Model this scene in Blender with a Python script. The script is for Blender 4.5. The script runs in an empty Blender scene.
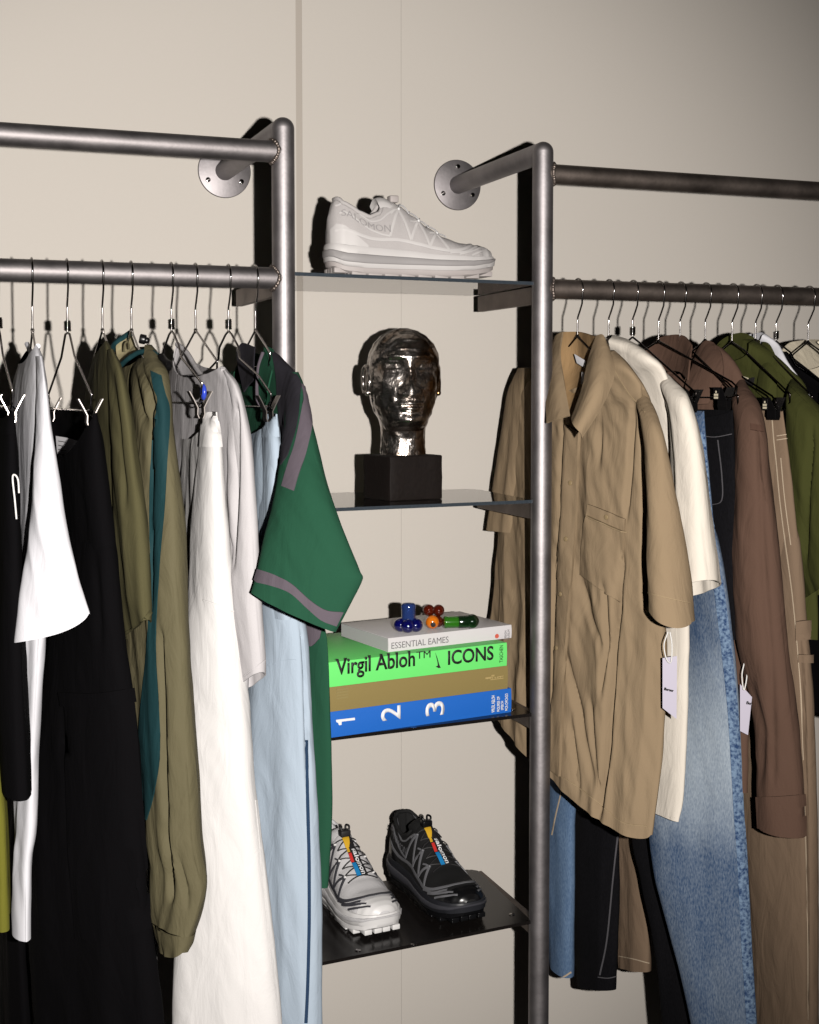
import bpy, bmesh, math, random
from mathutils import Vector, Matrix, Euler, noise
from mathutils.bvhtree import BVHTree

# ------------------------------------------------------------------ camera, world, flash, exposure
PI = math.pi
S = bpy.context.scene
C = S.collection
FPX = 1317.0                      # focal length in pixels of the 819 x 1024 frame
CX, CY = 409.5, 460.0
CAM = Vector((0.0, 0.0, 1.55))
ROT = Euler((math.radians(87.0), 0.0, math.radians(-20.4)), 'XYZ')
M3 = ROT.to_matrix()
cd = bpy.data.cameras.new('camera')
cd.sensor_fit = 'HORIZONTAL'; cd.sensor_width = 36.0
cd.lens = FPX / 819.0 * 36.0
cd.shift_y = -(512.0 - CY) / 819.0
cd.clip_start = 0.05
cam = bpy.data.objects.new('camera', cd); C.objects.link(cam)
cam.location = CAM; cam.rotation_euler = ROT
S.camera = cam

w = bpy.data.worlds.new('world'); S.world = w; w.use_nodes = True
wn = w.node_tree.nodes; wl = w.node_tree.links
bgn = wn['Background']
tcw = wn.new('ShaderNodeTexCoord'); sep = wn.new('ShaderNodeSeparateXYZ'); rmp = wn.new('ShaderNodeValToRGB')
wl.new(tcw.outputs['Generated'], sep.inputs[0]); wl.new(sep.outputs['Z'], rmp.inputs[0]); wl.new(rmp.outputs[0], bgn.inputs[0])
rmp.color_ramp.elements[0].color = (0.25, 0.19, 0.15, 1); rmp.color_ramp.elements[0].position = 0.0
rmp.color_ramp.elements[1].color = (1.0, 0.88, 0.78, 1); rmp.color_ramp.elements[1].position = 0.7
bgn.inputs[1].default_value = 0.0025

fl = bpy.data.lights.new('flash', 'SPOT')
fl.energy = 287.0 / 0.42; fl.color = (1.0, 0.958, 0.905)
fl.shadow_soft_size = 0.014
fl.spot_size = math.radians(76); fl.spot_blend = 0.75
flo = bpy.data.objects.new('flash', fl); C.objects.link(flo)
flo.location = CAM + M3 @ Vector((0.18, 0.0, 0.0))
aim = Vector((0.62, 2.3, 1.38)) - flo.location
flo.rotation_euler = aim.to_track_quat('-Z', 'Y').to_euler()

S.view_settings.view_transform = 'Standard'
S.view_settings.look = 'None'
S.view_settings.gamma = 1.0
S.view_settings.use_curve_mapping = False
S.view_settings.exposure = 0.0

# ------------------------------------------------------------------ geometry helpers
YL, YR = 2.113, 2.155             # planes of the left and the right clothes rail
WL, WR = 2.556, 2.560             # wall behind the left rack, wall behind the right rack

def ray(px, py):
    return M3 @ Vector(((px - CX) / FPX, (CY - py) / FPX, -1.0))
def P(px, py, Y):
    d = ray(px, py)
    return CAM + d * ((Y - CAM.y) / d.y)
def Pz(px, z, Y, py0=500.0):
    py = py0
    for _ in range(6):
        q = P(px, py, Y); q2 = P(px, py + 1.0, Y)
        py += (z - q.z) / (q2.z - q.z)
    return P(px, py, Y)
def PZ(px, py, z):                # pixel on a horizontal plane
    d = ray(px, py)
    return CAM + d * ((z - CAM.z) / d.z)
def proj(p):
    v = M3.transposed() @ (Vector(p) - CAM)
    return (CX + FPX * v.x / -v.z, CY - FPX * v.y / -v.z)

def catmull(vals, t):
    n = len(vals) - 1
    t = min(max(t, 0.0), n - 1e-6); i = int(t); f = t - i
    p1, p2 = vals[i], vals[i + 1]
    p0 = vals[i - 1] if i > 0 else p1 * 2 - p2
    p3 = vals[i + 2] if i + 2 <= n else p2 * 2 - p1
    return (p1 * 2 + (p2 - p0) * f + (p0 * 2 - p1 * 5 + p2 * 4 - p3) * f * f + (p1 * 3 - p0 - p2 * 3 + p3) * f ** 3) * 0.5
def interp(tab, x):
    if x <= tab[0][0]: return tab[0][1]
    for (a, va), (b, vb) in zip(tab, tab[1:]):
        if x <= b:
            t = (x - a) / (b - a); t = t * t * (3 - 2 * t) * 0.5 + t * 0.5
            return va + (vb - va) * t
    return tab[-1][1]

def wloc(o):
    v = Vector((0, 0, 0))
    while o: v = v + o.location; o = o.parent
    return v
def link(name, me, mats, parent=None, world=True, smooth=True, autos=None):
    if not isinstance(mats, (list, tuple)): mats = [mats]
    for m in mats: me.materials.append(m)
    if smooth:
        for p in me.polygons: p.use_smooth = True
        me.set_sharp_from_angle(angle=math.radians(52))
    o = bpy.data.objects.new(name, me); C.objects.link(o)
    if parent:
        o.parent = parent
        if world:
            d = wloc(parent)
            for v in me.vertices: v.co -= d
    return o
def obj(name, bm, mats, parent=None, world=True, smooth=True, recalc=True):
    if recalc: bmesh.ops.recalc_face_normals(bm, faces=bm.faces)
    me = bpy.data.meshes.new(name); bm.to_mesh(me); bm.free()
    return link(name, me, mats, parent, world, smooth)
def thing(name, label, cat, loc=(0, 0, 0), rotz=0.0, group=None):
    o = bpy.data.objects.new(name, None); C.objects.link(o)
    o.location = loc; o.rotation_euler = (0, 0, rotz); o.empty_display_size = 0.05
    o['label'] = label; o['category'] = cat
    if group: o['group'] = group
    return o
def tag(o, label, cat, group=None):
    o['label'] = label; o['category'] = cat
    if group: o['group'] = group
    return o
def struct(o):
    o['kind'] = 'structure'; return o

def add_box(bm, lo, hi, bev=0.0, mi=0, mat=None):
    r = bmesh.ops.create_cube(bm, size=1.0)
    vs = r['verts']
    for v in vs:
        v.co = Vector([lo[i] + (v.co[i] + 0.5) * (hi[i] - lo[i]) for i in range(3)])
    fs = set(f for v in vs for f in v.link_faces)
    for f in fs: f.material_index = mi
    if bev > 0:
        es = list(set(e for v in vs for e in v.link_edges))
        r = bmesh.ops.bevel(bm, geom=es, offset=bev, segments=2, affect='EDGES', profile=0.5)
        vs = r['verts']
    if mat is not None:
        vv = set(vs)
        for f in list(bm.faces):
            pass
        bmesh.ops.transform(bm, matrix=mat, verts=list(vv))
    return vs
def sweep(bm, pts, r, n=10, closed=False, caps=True, rfun=None, mi=0):
    pts = [Vector(p) for p in pts]; N = len(pts)
    rings = []; up = None
    for i in range(N):
        a = pts[(i - 1) % N] if (closed or i > 0) else pts[0]
        b = pts[(i + 1) % N] if (closed or i < N - 1) else pts[-1]
        t = (b - a).normalized()
        if up is None:
            up = Vector((0, 0, 1)) if abs(t.z) < 0.9 else Vector((0, 1, 0))
        s = t.cross(up).normalized(); up = s.cross(t).normalized()
        rr = rfun(i / max(1, N - 1)) * r if rfun else r
        rings.append([bm.verts.new(pts[i] + (s * math.cos(2 * PI * k / n) + up * math.sin(2 * PI * k / n)) * rr) for k in range(n)])
    fs = []
    for i in range(N if closed else N - 1):
        A, B = rings[i], rings[(i + 1) % N]
        for k in range(n):
            fs.append(bm.faces.new((A[k], A[(k + 1) % n], B[(k + 1) % n], B[k])))
    if caps and not closed:
        fs.append(bm.faces.new(rings[0][::-1])); fs.append(bm.faces.new(rings[-1]))
    for f in fs: f.material_index = mi
    return rings
def smooth_path(pts, n=8):
    pts = [Vector(p) for p in pts]; m = (len(pts) - 1) * n
    return [catmull(pts, i / n) if i < m else pts[-1].copy() for i in range(m + 1)]
def add_cyl(bm, p0, p1, r, n=24, bev=0.0, r1=None):
    p0 = Vector(p0); p1 = Vector(p1); r1 = r if r1 is None else r1
    L = (p1 - p0).length
    if bev <= 0: prof = [(0, r), (L, r1)]
    else: prof = [(0, r - bev), (bev * 0.3, r - bev * 0.3), (bev, r), (L - bev, r1), (L - bev * 0.3, r1 - bev * 0.3), (L, r1 - bev)]
    t = (p1 - p0).normalized()
    up = Vector((0, 0, 1)) if abs(t.z) < 0.9 else Vector((0, 1, 0))
    s = t.cross(up).normalized(); up = s.cross(t)
    rings = [[bm.verts.new(p0 + t * h + (s * math.cos(2 * PI * k / n) + up * math.sin(2 * PI * k / n)) * q) for k in range(n)] for h, q in prof]
    for A, B in zip(rings, rings[1:]):
        for k in range(n): bm.faces.new((A[k], A[(k + 1) % n], B[(k + 1) % n], B[k]))
    bm.faces.new(rings[0][::-1]); bm.faces.new(rings[-1])
def add_ball(bm, c, r, sx=1, sy=1, sz=1, n=20, rot=None):
    m = Matrix.Translation(c)
    if rot is not None: m = m @ rot.to_4x4()
    m = m @ Matrix.Diagonal((sx * r, sy * r, sz * r, 1))
    return bmesh.ops.create_uvsphere(bm, u_segments=n, v_segments=max(8, n * 2 // 3), radius=1.0, matrix=m)['verts']

# ------------------------------------------------------------------ materials
ALB = 0.42        # overall paint and dye reflectance; the flash is set to match
def lin(c):
    return tuple(ALB * ((v / 255) / 12.92 if v / 255 <= 0.04045 else ((v / 255 + 0.055) / 1.055) ** 2.4) for v in c) + (1.0,)
def base_mat(name):
    m = bpy.data.materials.new(name); m.use_nodes = True
    return m, m.node_tree.nodes, m.node_tree.links, m.node_tree.nodes['Principled BSDF']
def plain(name, col, rough=0.6, metal=0.0, bump=0.0, bscale=60.0, var=0.0, spec=0.25, coat=0.0, srgb=True):
    m, n, l, b = base_mat(name)
    c = lin(col) if srgb else tuple(col) + (1,)
    b.inputs['Base Color'].default_value = c
    b.inputs['Roughness'].default_value = rough
    b.inputs['Metallic'].default_value = metal
    b.inputs['Specular IOR Level'].default_value = spec
    b.inputs['Coat Weight'].default_value = coat
    tc = n.new('ShaderNodeTexCoord'); nz = n.new('ShaderNodeTexNoise')
    nz.inputs['Scale'].default_value = bscale; nz.inputs['Detail'].default_value = 4
    l.new(tc.outputs['Object'], nz.inputs['Vector'])
    if var > 0:
        mx = n.new('ShaderNodeMix'); mx.data_type = 'RGBA'
        mx.inputs['A'].default_value = tuple(v * (1 - var) for v in c[:3]) + (1,)
        mx.inputs['B'].default_value = tuple(min(1, v * (1 + var)) for v in c[:3]) + (1,)
        l.new(nz.outputs['Fac'], mx.inputs['Factor']); l.new(mx.outputs['Result'], b.inputs['Base Color'])
    if bump > 0:
        bp = n.new('ShaderNodeBump'); bp.inputs['Strength'].default_value = bump; bp.inputs['Distance'].default_value = 0.002
        l.new(nz.outputs['Fac'], bp.inputs['Height']); l.new(bp.outputs['Normal'], b.inputs['Normal'])
    return m
def cloth_mat(name, col, var=0.10, weave=0.12, wr=0.35, rough=0.92, spec=0.06, sheen=0.0, wscale=26.0):
    """woven cloth: fine thread bump, soft vertical crease bump, slight colour mottling"""
    m, n, l, b = base_mat(name)
    c = lin(col)
    b.inputs['Roughness'].default_value = rough
    b.inputs['Specular IOR Level'].default_value = spec
    b.inputs['Sheen Weight'].default_value = sheen
    b.inputs['Sheen Roughness'].default_value = 0.5
    tc = n.new('ShaderNodeTexCoord')
    mp = n.new('ShaderNodeMapping'); mp.inputs['Scale'].default_value = (1.0, 1.0, 0.33)
    l.new(tc.outputs['Object'], mp.inputs['Vector'])
    cr = n.new('ShaderNodeTexNoise'); cr.inputs['Scale'].default_value = wscale; cr.inputs['Detail'].default_value = 5; cr.inputs['Distortion'].default_value = 0.6
    l.new(mp.outputs[0], cr.inputs['Vector'])
    th = n.new('ShaderNodeTexNoise'); th.inputs['Scale'].default_value = 900; th.inputs['Detail'].default_value = 2
    l.new(tc.outputs['Object'], th.inputs['Vector'])
    mx = n.new('ShaderNodeMix'); mx.data_type = 'RGBA'
    mx.inputs['A'].default_value = tuple(v * (1 - var) for v in c[:3]) + (1,)
    mx.inputs['B'].default_value = tuple(min(1, v * (1 + var)) for v in c[:3]) + (1,)
    l.new(th.outputs['Fac'], mx.inputs['Factor']); l.new(mx.outputs['Result'], b.inputs['Base Color'])
    b1 = n.new('ShaderNodeBump'); b1.inputs['Strength'].default_value = wr; b1.inputs['Distance'].default_value = 0.012
    b2 = n.new('ShaderNodeBump'); b2.inputs['Strength'].default_value = weave; b2.inputs['Distance'].default_value = 0.0015
    l.new(cr.outputs['Fac'], b1.inputs['Height']); l.new(th.outputs['Fac'], b2.inputs['Height'])
    l.new(b1.outputs['Normal'], b2.inputs['Normal']); l.new(b2.outputs['Normal'], b.inputs['Normal'])
    return m
def denim_mat(name, dark, light, zmid=None, zr=0.25, slub=420):
    """denim: slubby twill of two blues, worn paler over the thigh"""
    m, n, l, b = base_mat(name)
    b.inputs['Roughness'].default_value = 0.95; b.inputs['Specular IOR Level'].default_value = 0.05
    tc = n.new('ShaderNodeTexCoord'); mp = n.new('ShaderNodeMapping'); mp.inputs['Scale'].default_value = (1, 1, 0.35)
    l.new(tc.outputs['Object'], mp.inputs['Vector'])
    n1 = n.new('ShaderNodeTexNoise'); n1.inputs['Scale'].default_value = slub; n1.inputs['Detail'].default_value = 3
    n2 = n.new('ShaderNodeTexNoise'); n2.inputs['Scale'].default_value = 11; n2.inputs['Detail'].default_value = 4
    l.new(mp.outputs[0], n1.inputs['Vector']); l.new(mp.outputs[0], n2.inputs['Vector'])
    ad = n.new('ShaderNodeMath'); ad.operation = 'MULTIPLY_ADD'; ad.inputs[1].default_value = 0.62
    l.new(n1.outputs['Fac'], ad.inputs[0])
    sc = n.new('ShaderNodeMath'); sc.operation = 'MULTIPLY'; sc.inputs[1].default_value = 0.5
    l.new(n2.outputs['Fac'], sc.inputs[0])
    last = sc
    if zmid is not None:
        sp = n.new('ShaderNodeSeparateXYZ'); l.new(tc.outputs['Object'], sp.inputs[0])
        a = n.new('ShaderNodeMath'); a.operation = 'SUBTRACT'; l.new(sp.outputs['Z'], a.inputs[0]); a.inputs[1].default_value = zmid
        q = n.new('ShaderNodeMath'); q.operation = 'DIVIDE'; l.new(a.outputs[0], q.inputs[0]); q.inputs[1].default_value = zr
        p2 = n.new('ShaderNodeMath'); p2.operation = 'POWER'; ab = n.new('ShaderNodeMath'); ab.operation = 'ABSOLUTE'
        l.new(q.outputs[0], ab.inputs[0]); l.new(ab.outputs[0], p2.inputs[0]); p2.inputs[1].default_value = 2.0
        e = n.new('ShaderNodeMath'); e.operation = 'MULTIPLY_ADD'; e.inputs[1].default_value = -0.30; e.inputs[2].default_value = 0.28; e.use_clamp = False
        mxx = n.new('ShaderNodeMath'); mxx.operation = 'MAXIMUM'; mxx.inputs[1].default_value = -0.12
        l.new(p2.outputs[0], e.inputs[0]); l.new(e.outputs[0], mxx.inputs[0])
        s2 = n.new('ShaderNodeMath'); s2.operation = 'ADD'; l.new(sc.outputs[0], s2.inputs[0]); l.new(mxx.outputs[0], s2.inputs[1]); last = s2
    l.new(last.outputs[0], ad.inputs[2])
    r = n.new('ShaderNodeValToRGB'); r.color_ramp.elements[0].position = 0.28; r.color_ramp.elements[1].position = 0.95
    r.color_ramp.elements[0].color = lin(dark); r.color_ramp.elements[1].color = lin(light)
    l.new(ad.outputs[0], r.inputs[0]); l.new(r.outputs[0], b.inputs['Base Color'])
    bp = n.new('ShaderNodeBump'); bp.inputs['Strength'].default_value = 0.25; bp.inputs['Distance'].default_value = 0.002
    l.new(n1.outputs['Fac'], bp.inputs['Height']); l.new(bp.outputs['Normal'], b.inputs['Normal'])
    return m
def pucker_mat(name, dark, light, scale=95):
    m, n, l, b = base_mat(name)
    b.inputs['Roughness'].default_value = 0.95; b.inputs['Specular IOR Level'].default_value = 0.05
    tc = n.new('ShaderNodeTexCoord'); nz = n.new('ShaderNodeTexNoise'); nz.inputs['Scale'].default_value = scale; nz.inputs['Detail'].default_value = 3
    l.new(tc.outputs['Object'], nz.inputs['Vector'])
    r = n.new('ShaderNodeValToRGB'); r.color_ramp.elements[0].position = 0.34; r.color_ramp.elements[1].position = 0.62
    r.color_ramp.elements[0].color = lin(dark); r.color_ramp.elements[1].color = lin(light)
    l.new(nz.outputs['Fac'], r.inputs[0]); l.new(r.outputs[0], b.inputs['Base Color'])
    bp = n.new('ShaderNodeBump'); bp.inputs['Strength'].default_value = 0.5; bp.inputs['Distance'].default_value = 0.004
    l.new(nz.outputs['Fac'], bp.inputs['Height']); l.new(bp.outputs['Normal'], b.inputs['Normal'])
    return m
def steel_mat(name, col, rough=0.36, dark=0.5):
    m, n, l, b = base_mat(name)
    b.inputs['Metallic'].default_value = 1.0
    tc = n.new('ShaderNodeTexCoord'); nz = n.new('ShaderNodeTexNoise'); nz.inputs['Scale'].default_value = 14; nz.inputs['Detail'].default_value = 8; nz.inputs['Roughness'].default_value = 0.7
    l.new(tc.outputs['Object'], nz.inputs['Vector'])
    c = lin(col)
    r = n.new('ShaderNodeValToRGB'); r.color_ramp.elements[0].position = 0.3; r.color_ramp.elements[1].position = 0.75
    r.color_ramp.elements[0].color = tuple(v * dark for v in c[:3]) + (1,); r.color_ramp.elements[1].color = c
    l.new(nz.outputs['Fac'], r.inputs[0]); l.new(r.outputs[0], b.inputs['Base Color'])
    mr = n.new('ShaderNodeMapRange'); mr.inputs['To Min'].default_value = rough - 0.06; mr.inputs['To Max'].default_value = rough + 0.1
    l.new(nz.outputs['Fac'], mr.inputs['Value']); l.new(mr.outputs[0], b.inputs['Roughness'])
    bp = n.new('ShaderNodeBump'); bp.inputs['Strength'].default_value = 0.08; bp.inputs['Distance'].default_value = 0.002
    n2 = n.new('ShaderNodeTexNoise'); n2.inputs['Scale'].default_value = 160; l.new(tc.outputs['Object'], n2.inputs['Vector'])
    l.new(n2.outputs['Fac'], bp.inputs['Height']); l.new(bp.outputs['Normal'], b.inputs['Normal'])
    return m
def glass_mat(name):
    """clear pane: light goes straight through, the faces mirror by Fresnel"""
    m = bpy.data.materials.new(name); m.use_nodes = True
    n = m.node_tree.nodes; l = m.node_tree.links
    n.remove(n['Principled BSDF']); out = n['Material Output']
    t = n.new('ShaderNodeBsdfTransparent'); t.inputs[0].default_value = (0.985, 0.99, 0.988, 1)
    g = n.new('ShaderNodeBsdfGlossy'); g.inputs['Roughness'].default_value = 0.02; g.inputs[0].default_value = (1, 1, 1, 1)
    f = n.new('ShaderNodeFresnel'); f.inputs[0].default_value = 1.5
    mx = n.new('ShaderNodeMixShader')
    l.new(f.outputs[0], mx.inputs[0]); l.new(t.outputs[0], mx.inputs[1]); l.new(g.outputs[0], mx.inputs[2]); l.new(mx.outputs[0], out.inputs[0])
    return m

M = {}
M['wall'] = plain('wall_paint', (212, 205, 197), 0.75, bump=0.05, bscale=220, var=0.012, spec=0.12)
M['joint'] = plain('joint_paint', (186, 177, 167), 0.75)
M['floor'] = plain('floor_concrete', (44, 35, 29), 0.6, bump=0.1, bscale=30, var=0.12)
M['steel'] = steel_mat('brushed_steel', (184, 178, 180), 0.52, 0.6)
M['steel_rail'] = steel_mat('brushed_steel_rail', (158, 152, 153), 0.54, 0.6)
M['steel_dark'] = steel_mat('dark_steel', (168, 154, 146), 0.50, 0.5)
M['chrome'] = plain('chrome', (215, 210, 208), 0.12, 1.0)
M['wire_black'] = plain('black_chrome', (70, 64, 62), 0.2, 1.0)
M['black_plastic'] = plain('black_plastic', (16, 15, 16), 0.35)
M['black_plate'] = plain('black_plate', (24, 21, 20), 0.22, bump=0.03, bscale=90, var=0.2)
M['glass'] = glass_mat('clear_glass')
M['glass_edge'] = plain('glass_edge', (56, 63, 70), 0.2, bump=0.1, bscale=200, var=0.3)

# ------------------------------------------------------------------ the setting
bm = bmesh.new(); add_box(bm, (-2.5, -0.9, -0.1), (4.5, 2.9, 0.0)); struct(obj('floor', bm, M['floor'], smooth=False))
SEAM = 0.934; JL, JR = 0.7105, 0.7245      # panel joint, and the shadow gap beside the left post
bm = bmesh.new(); add_box(bm, (-2.5, WL, 0.0), (JL, WL + 0.2, 3.2)); struct(obj('wall_left', bm, M['wall'], smooth=False))
bm = bmesh.new(); add_box(bm, (JL, WL + 0.005, 0.0), (JR, WL + 0.2, 3.2)); struct(obj('trim_1', bm, M['joint'], smooth=False))
bm = bmesh.new(); add_box(bm, (JR, WR, 0.0), (SEAM - 0.0004, WR + 0.25, 3.2)); struct(obj('wall_back', bm, M['wall'], smooth=False))
bm = bmesh.new(); add_box(bm, (SEAM + 0.0004, WR + 0.001, 0.0), (4.5, WR + 0.25, 3.2)); struct(obj('wall_right', bm, M['wall'], smooth=False))

# ------------------------------------------------------------------ the two steel racks
XL, XR = 0.565, 1.057
ZTOP, ZR1, ZR2 = 1.9775, 1.940, 1.7345
TR = 0.0188
SHELF_Z = [1.746, 1.353, 0.962, 0.575]
def weld(parent, X, Y, z, side, seed):
    rnd = random.Random(seed); bm = bmesh.new()
    for k in range(34):
        a = 2 * PI * k / 34 + rnd.uniform(-0.08, 0.08)
        r = TR * 1.02
        p = Vector((X + side * (TR * (0.92 - 0.28 * abs(math.cos(a)) ** 2 + 0.28) ), Y + r * math.cos(a), z + r * math.sin(a)))
        p.x = X + side * (math.sqrt(max(0, TR * TR - (r * math.cos(a) * 0.8) ** 2)) + 0.001)
        add_ball(bm, p, rnd.uniform(0.0026, 0.0040), n=8)
    obj('weld', bm, M['steel_dark'], parent)
def rack(name, label, X, Y, xa, xb, xfar, wall, side, mat):
    t = thing(name, label, 'clothes rack', (X, Y, 0))
    for i, px in enumerate((X, xfar)):
        bm = bmesh.new()
        # upright with a rounded mitre where the wall arm turns back
        add_cyl(bm, (px, Y, 0), (px, Y, ZTOP), TR, 32)
        add_ball(bm, (px, Y, ZTOP), TR, n=32)
        obj('upright_post', bm, mat, t)
        bm = bmesh.new(); add_cyl(bm, (px, Y, ZTOP), (px, wall - 0.004, ZTOP), TR * 0.98, 32); obj('wall_arm', bm, mat, t)
        bm = bmesh.new(); add_cyl(bm, (px, wall - 0.006, ZTOP), (px, wall, ZTOP), 0.052, 48, 0.0012)
        fl_ = obj('wall_flange', bm, mat, t)
        for k, (dx, dz) in enumerate(((0.0, 0.038), (0.033, -0.019), (-0.033, -0.019))):
            bm = bmesh.new(); add_cyl(bm, (px + dx, wall - 0.009, ZTOP + dz), (px + dx, wall - 0.005, ZTOP + dz), 0.0048, 14, 0.001); obj('screw', bm, M['chrome'], fl_)
        bm = bmesh.new(); add_cyl(bm, (px, Y, 0), (px, Y, 0.008), 0.045, 32, 0.002); obj('foot_plate', bm, mat, t)
    for z, nm in ((ZR1, 'top_rail'), (ZR2, 'hanging_rail')):
        bm = bmesh.new(); add_cyl(bm, (xa, Y, z), (xb, Y, z), TR * 0.94, 32); obj(nm, bm, M['steel_rail'] if side < 0 else M['steel_dark'], t)
        weld(t, X, Y, z, side, int(z * 100))
    return t
rl = rack('clothing_rack', 'brushed steel tube rack holding the clothes left of the shelves', XL, YL, -0.50, XL, -0.50, WL, -1, M['steel'])
rr = rack('clothing_rack', 'steel tube rack with darker rails holding the clothes right of the shelves', XR, YR, XR, 2.35, 2.35, WR, 1, M['steel'])
# flat bar brackets welded behind the posts, one under each shelf end
for z in SHELF_Z:
    for root, X, Y, s in ((rl, XL, YL, 1), (rr, XR, YR, -1)):
        bm = bmesh.new()
        add_box(bm, (X - 0.006, Y + 0.012, z - 0.038), (X + 0.006, 2.435, z - 0.007), 0.001)
        obj('shelf_bracket', bm, M['steel_dark'], root, smooth=False)

# ------------------------------------------------------------------ shelves
def shelf(z, kind, label, th=0.006):
    name = 'glass_shelf' if kind == 'glass' else 'steel_shelf'
    a, b, c, d = (0.583, 2.1135), (1.040, 2.1525), (1.046, 2.405), (0.577, 2.405)
    bm = bmesh.new()
    ch = 0.012
    poly = [a, b, (1.048, 2.42), (1.038, 2.43), (0.585, 2.43), (0.575, 2.42)]
    up = [bm.verts.new((x, y, z)) for x, y in poly]; lo = [bm.verts.new((x, y, z - th)) for x, y in poly]
    f1 = bm.faces.new(up); f2 = bm.faces.new(lo[::-1])
    sides = [bm.faces.new((lo[i], lo[(i + 1) % 6], up[(i + 1) % 6], up[i])) for i in range(6)]
    if kind == 'glass':
        for f in sides: f.material_index = 1
        o = obj(name, bm, [M['glass'], M['glass_edge']], smooth=False)
    else:
        o = obj(name, bm, [M['black_plate']], smooth=False)
    tag(o, label, 'shelf')
    if kind != 'glass':
        for x, y in ((1.012, 2.335), (1.018, 2.19), (0.70, 2.14), (0.612, 2.335), (0.80,2.13)):
            s = bmesh.new(); add_cyl(s, (x, y, z), (x, y, z + 0.0012), 0.0052, 16, 0.0005); obj('rivet', s, M['chrome'], o)
    return o
shelf(SHELF_Z[0], 'glass', 'clear glass shelf under the pale grey running shoe at the top')
shelf(SHELF_Z[1], 'glass', 'clear glass shelf under the shiny head sculpture')
shelf(SHELF_Z[2], 'steel', 'black shelf hidden under the stack of books')
shelf(SHELF_Z[3], 'steel', 'black glossy shelf under the white and the black running shoe')

# ------------------------------------------------------------------ hangers
def clip_bm_parts(parent, pos, yaw, kind):
    R = Matrix.Rotation(yaw, 4, 'Z'); T = Matrix.Translation(pos) @ R
    c = bmesh.new()
    mat = M['clip_steel'] if kind == 'chrome' else M['black_plastic']
    w_ = 0.008 if kind == 'chrome' else 0.011
    for s in (-1, 1):
        # lever and jaw: a bent plate
        prof = [(s * 0.0165, 0.016), (s * 0.010, 0.004), (s * 0.004, -0.008), (s * 0.0045, -0.018), (s * 0.0022, -0.024)]
        vs = []
        for x, z in prof:
            row = []
            for dy in (-w_, w_):
                for dx in (0, s * 0.0016): row.append(c.verts.new(T @ Vector((x + dx, dy, z))))
            vs.append(row)
        for A, B in zip(vs, vs[1:]):
            for i, j in ((0, 1), (1, 3), (3, 2), (2, 0)): c.faces.new((A[i], A[j], B[j], B[i]))
        for A in (vs[0], vs[-1]): c.faces.new((A[0], A[1], A[3], A[2]))
    o = obj('clip', c, mat, parent, smooth=False)
    sp = bmesh.new(); sweep(sp, [T @ Vector((0.0045 * math.cos(t * 0.9), -0.006 + 0.012 * t / 40, -0.004 + 0.0045 * math.sin(t * 0.9))) for t in range(41)], 0.0009, 6)
    obj('spring', sp, M['chrome'], o)
    if kind != 'chrome':
        pl = bmesh.new()
        add_box(pl, (-0.0195, -0.007, -0.006), (-0.018, 0.007, 0.013), 0.0004, mat=None)
        bmesh.ops.transform(pl, matrix=T, verts=pl.verts)
        e = obj('emblem_plate', pl, M['black_plastic'], o, smooth=False)
        mk = bmesh.new()
        for r_ in range(3):
            for q_ in range(3):
                if r_ == 2 and q_ != 1: continue
                y0 = -0.0048 + q_ * 0.0034; z0 = -0.004 + r_ * 0.005
                add_box(mk, (-0.0203, y0, z0), (-0.0194, y0 + 0.0026, z0 + 0.0038))
        bmesh.ops.transform(mk, matrix=T, verts=mk.verts)
        obj('printed_mark', mk, M['mark_gold'], o, smooth=False)
    return o
M['clip_steel'] = plain('clip_steel', (176, 168, 164), 0.3, 1.0)
M['mark_gold'] = plain('pale_gold_print', (205, 195, 170), 0.4)
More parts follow.
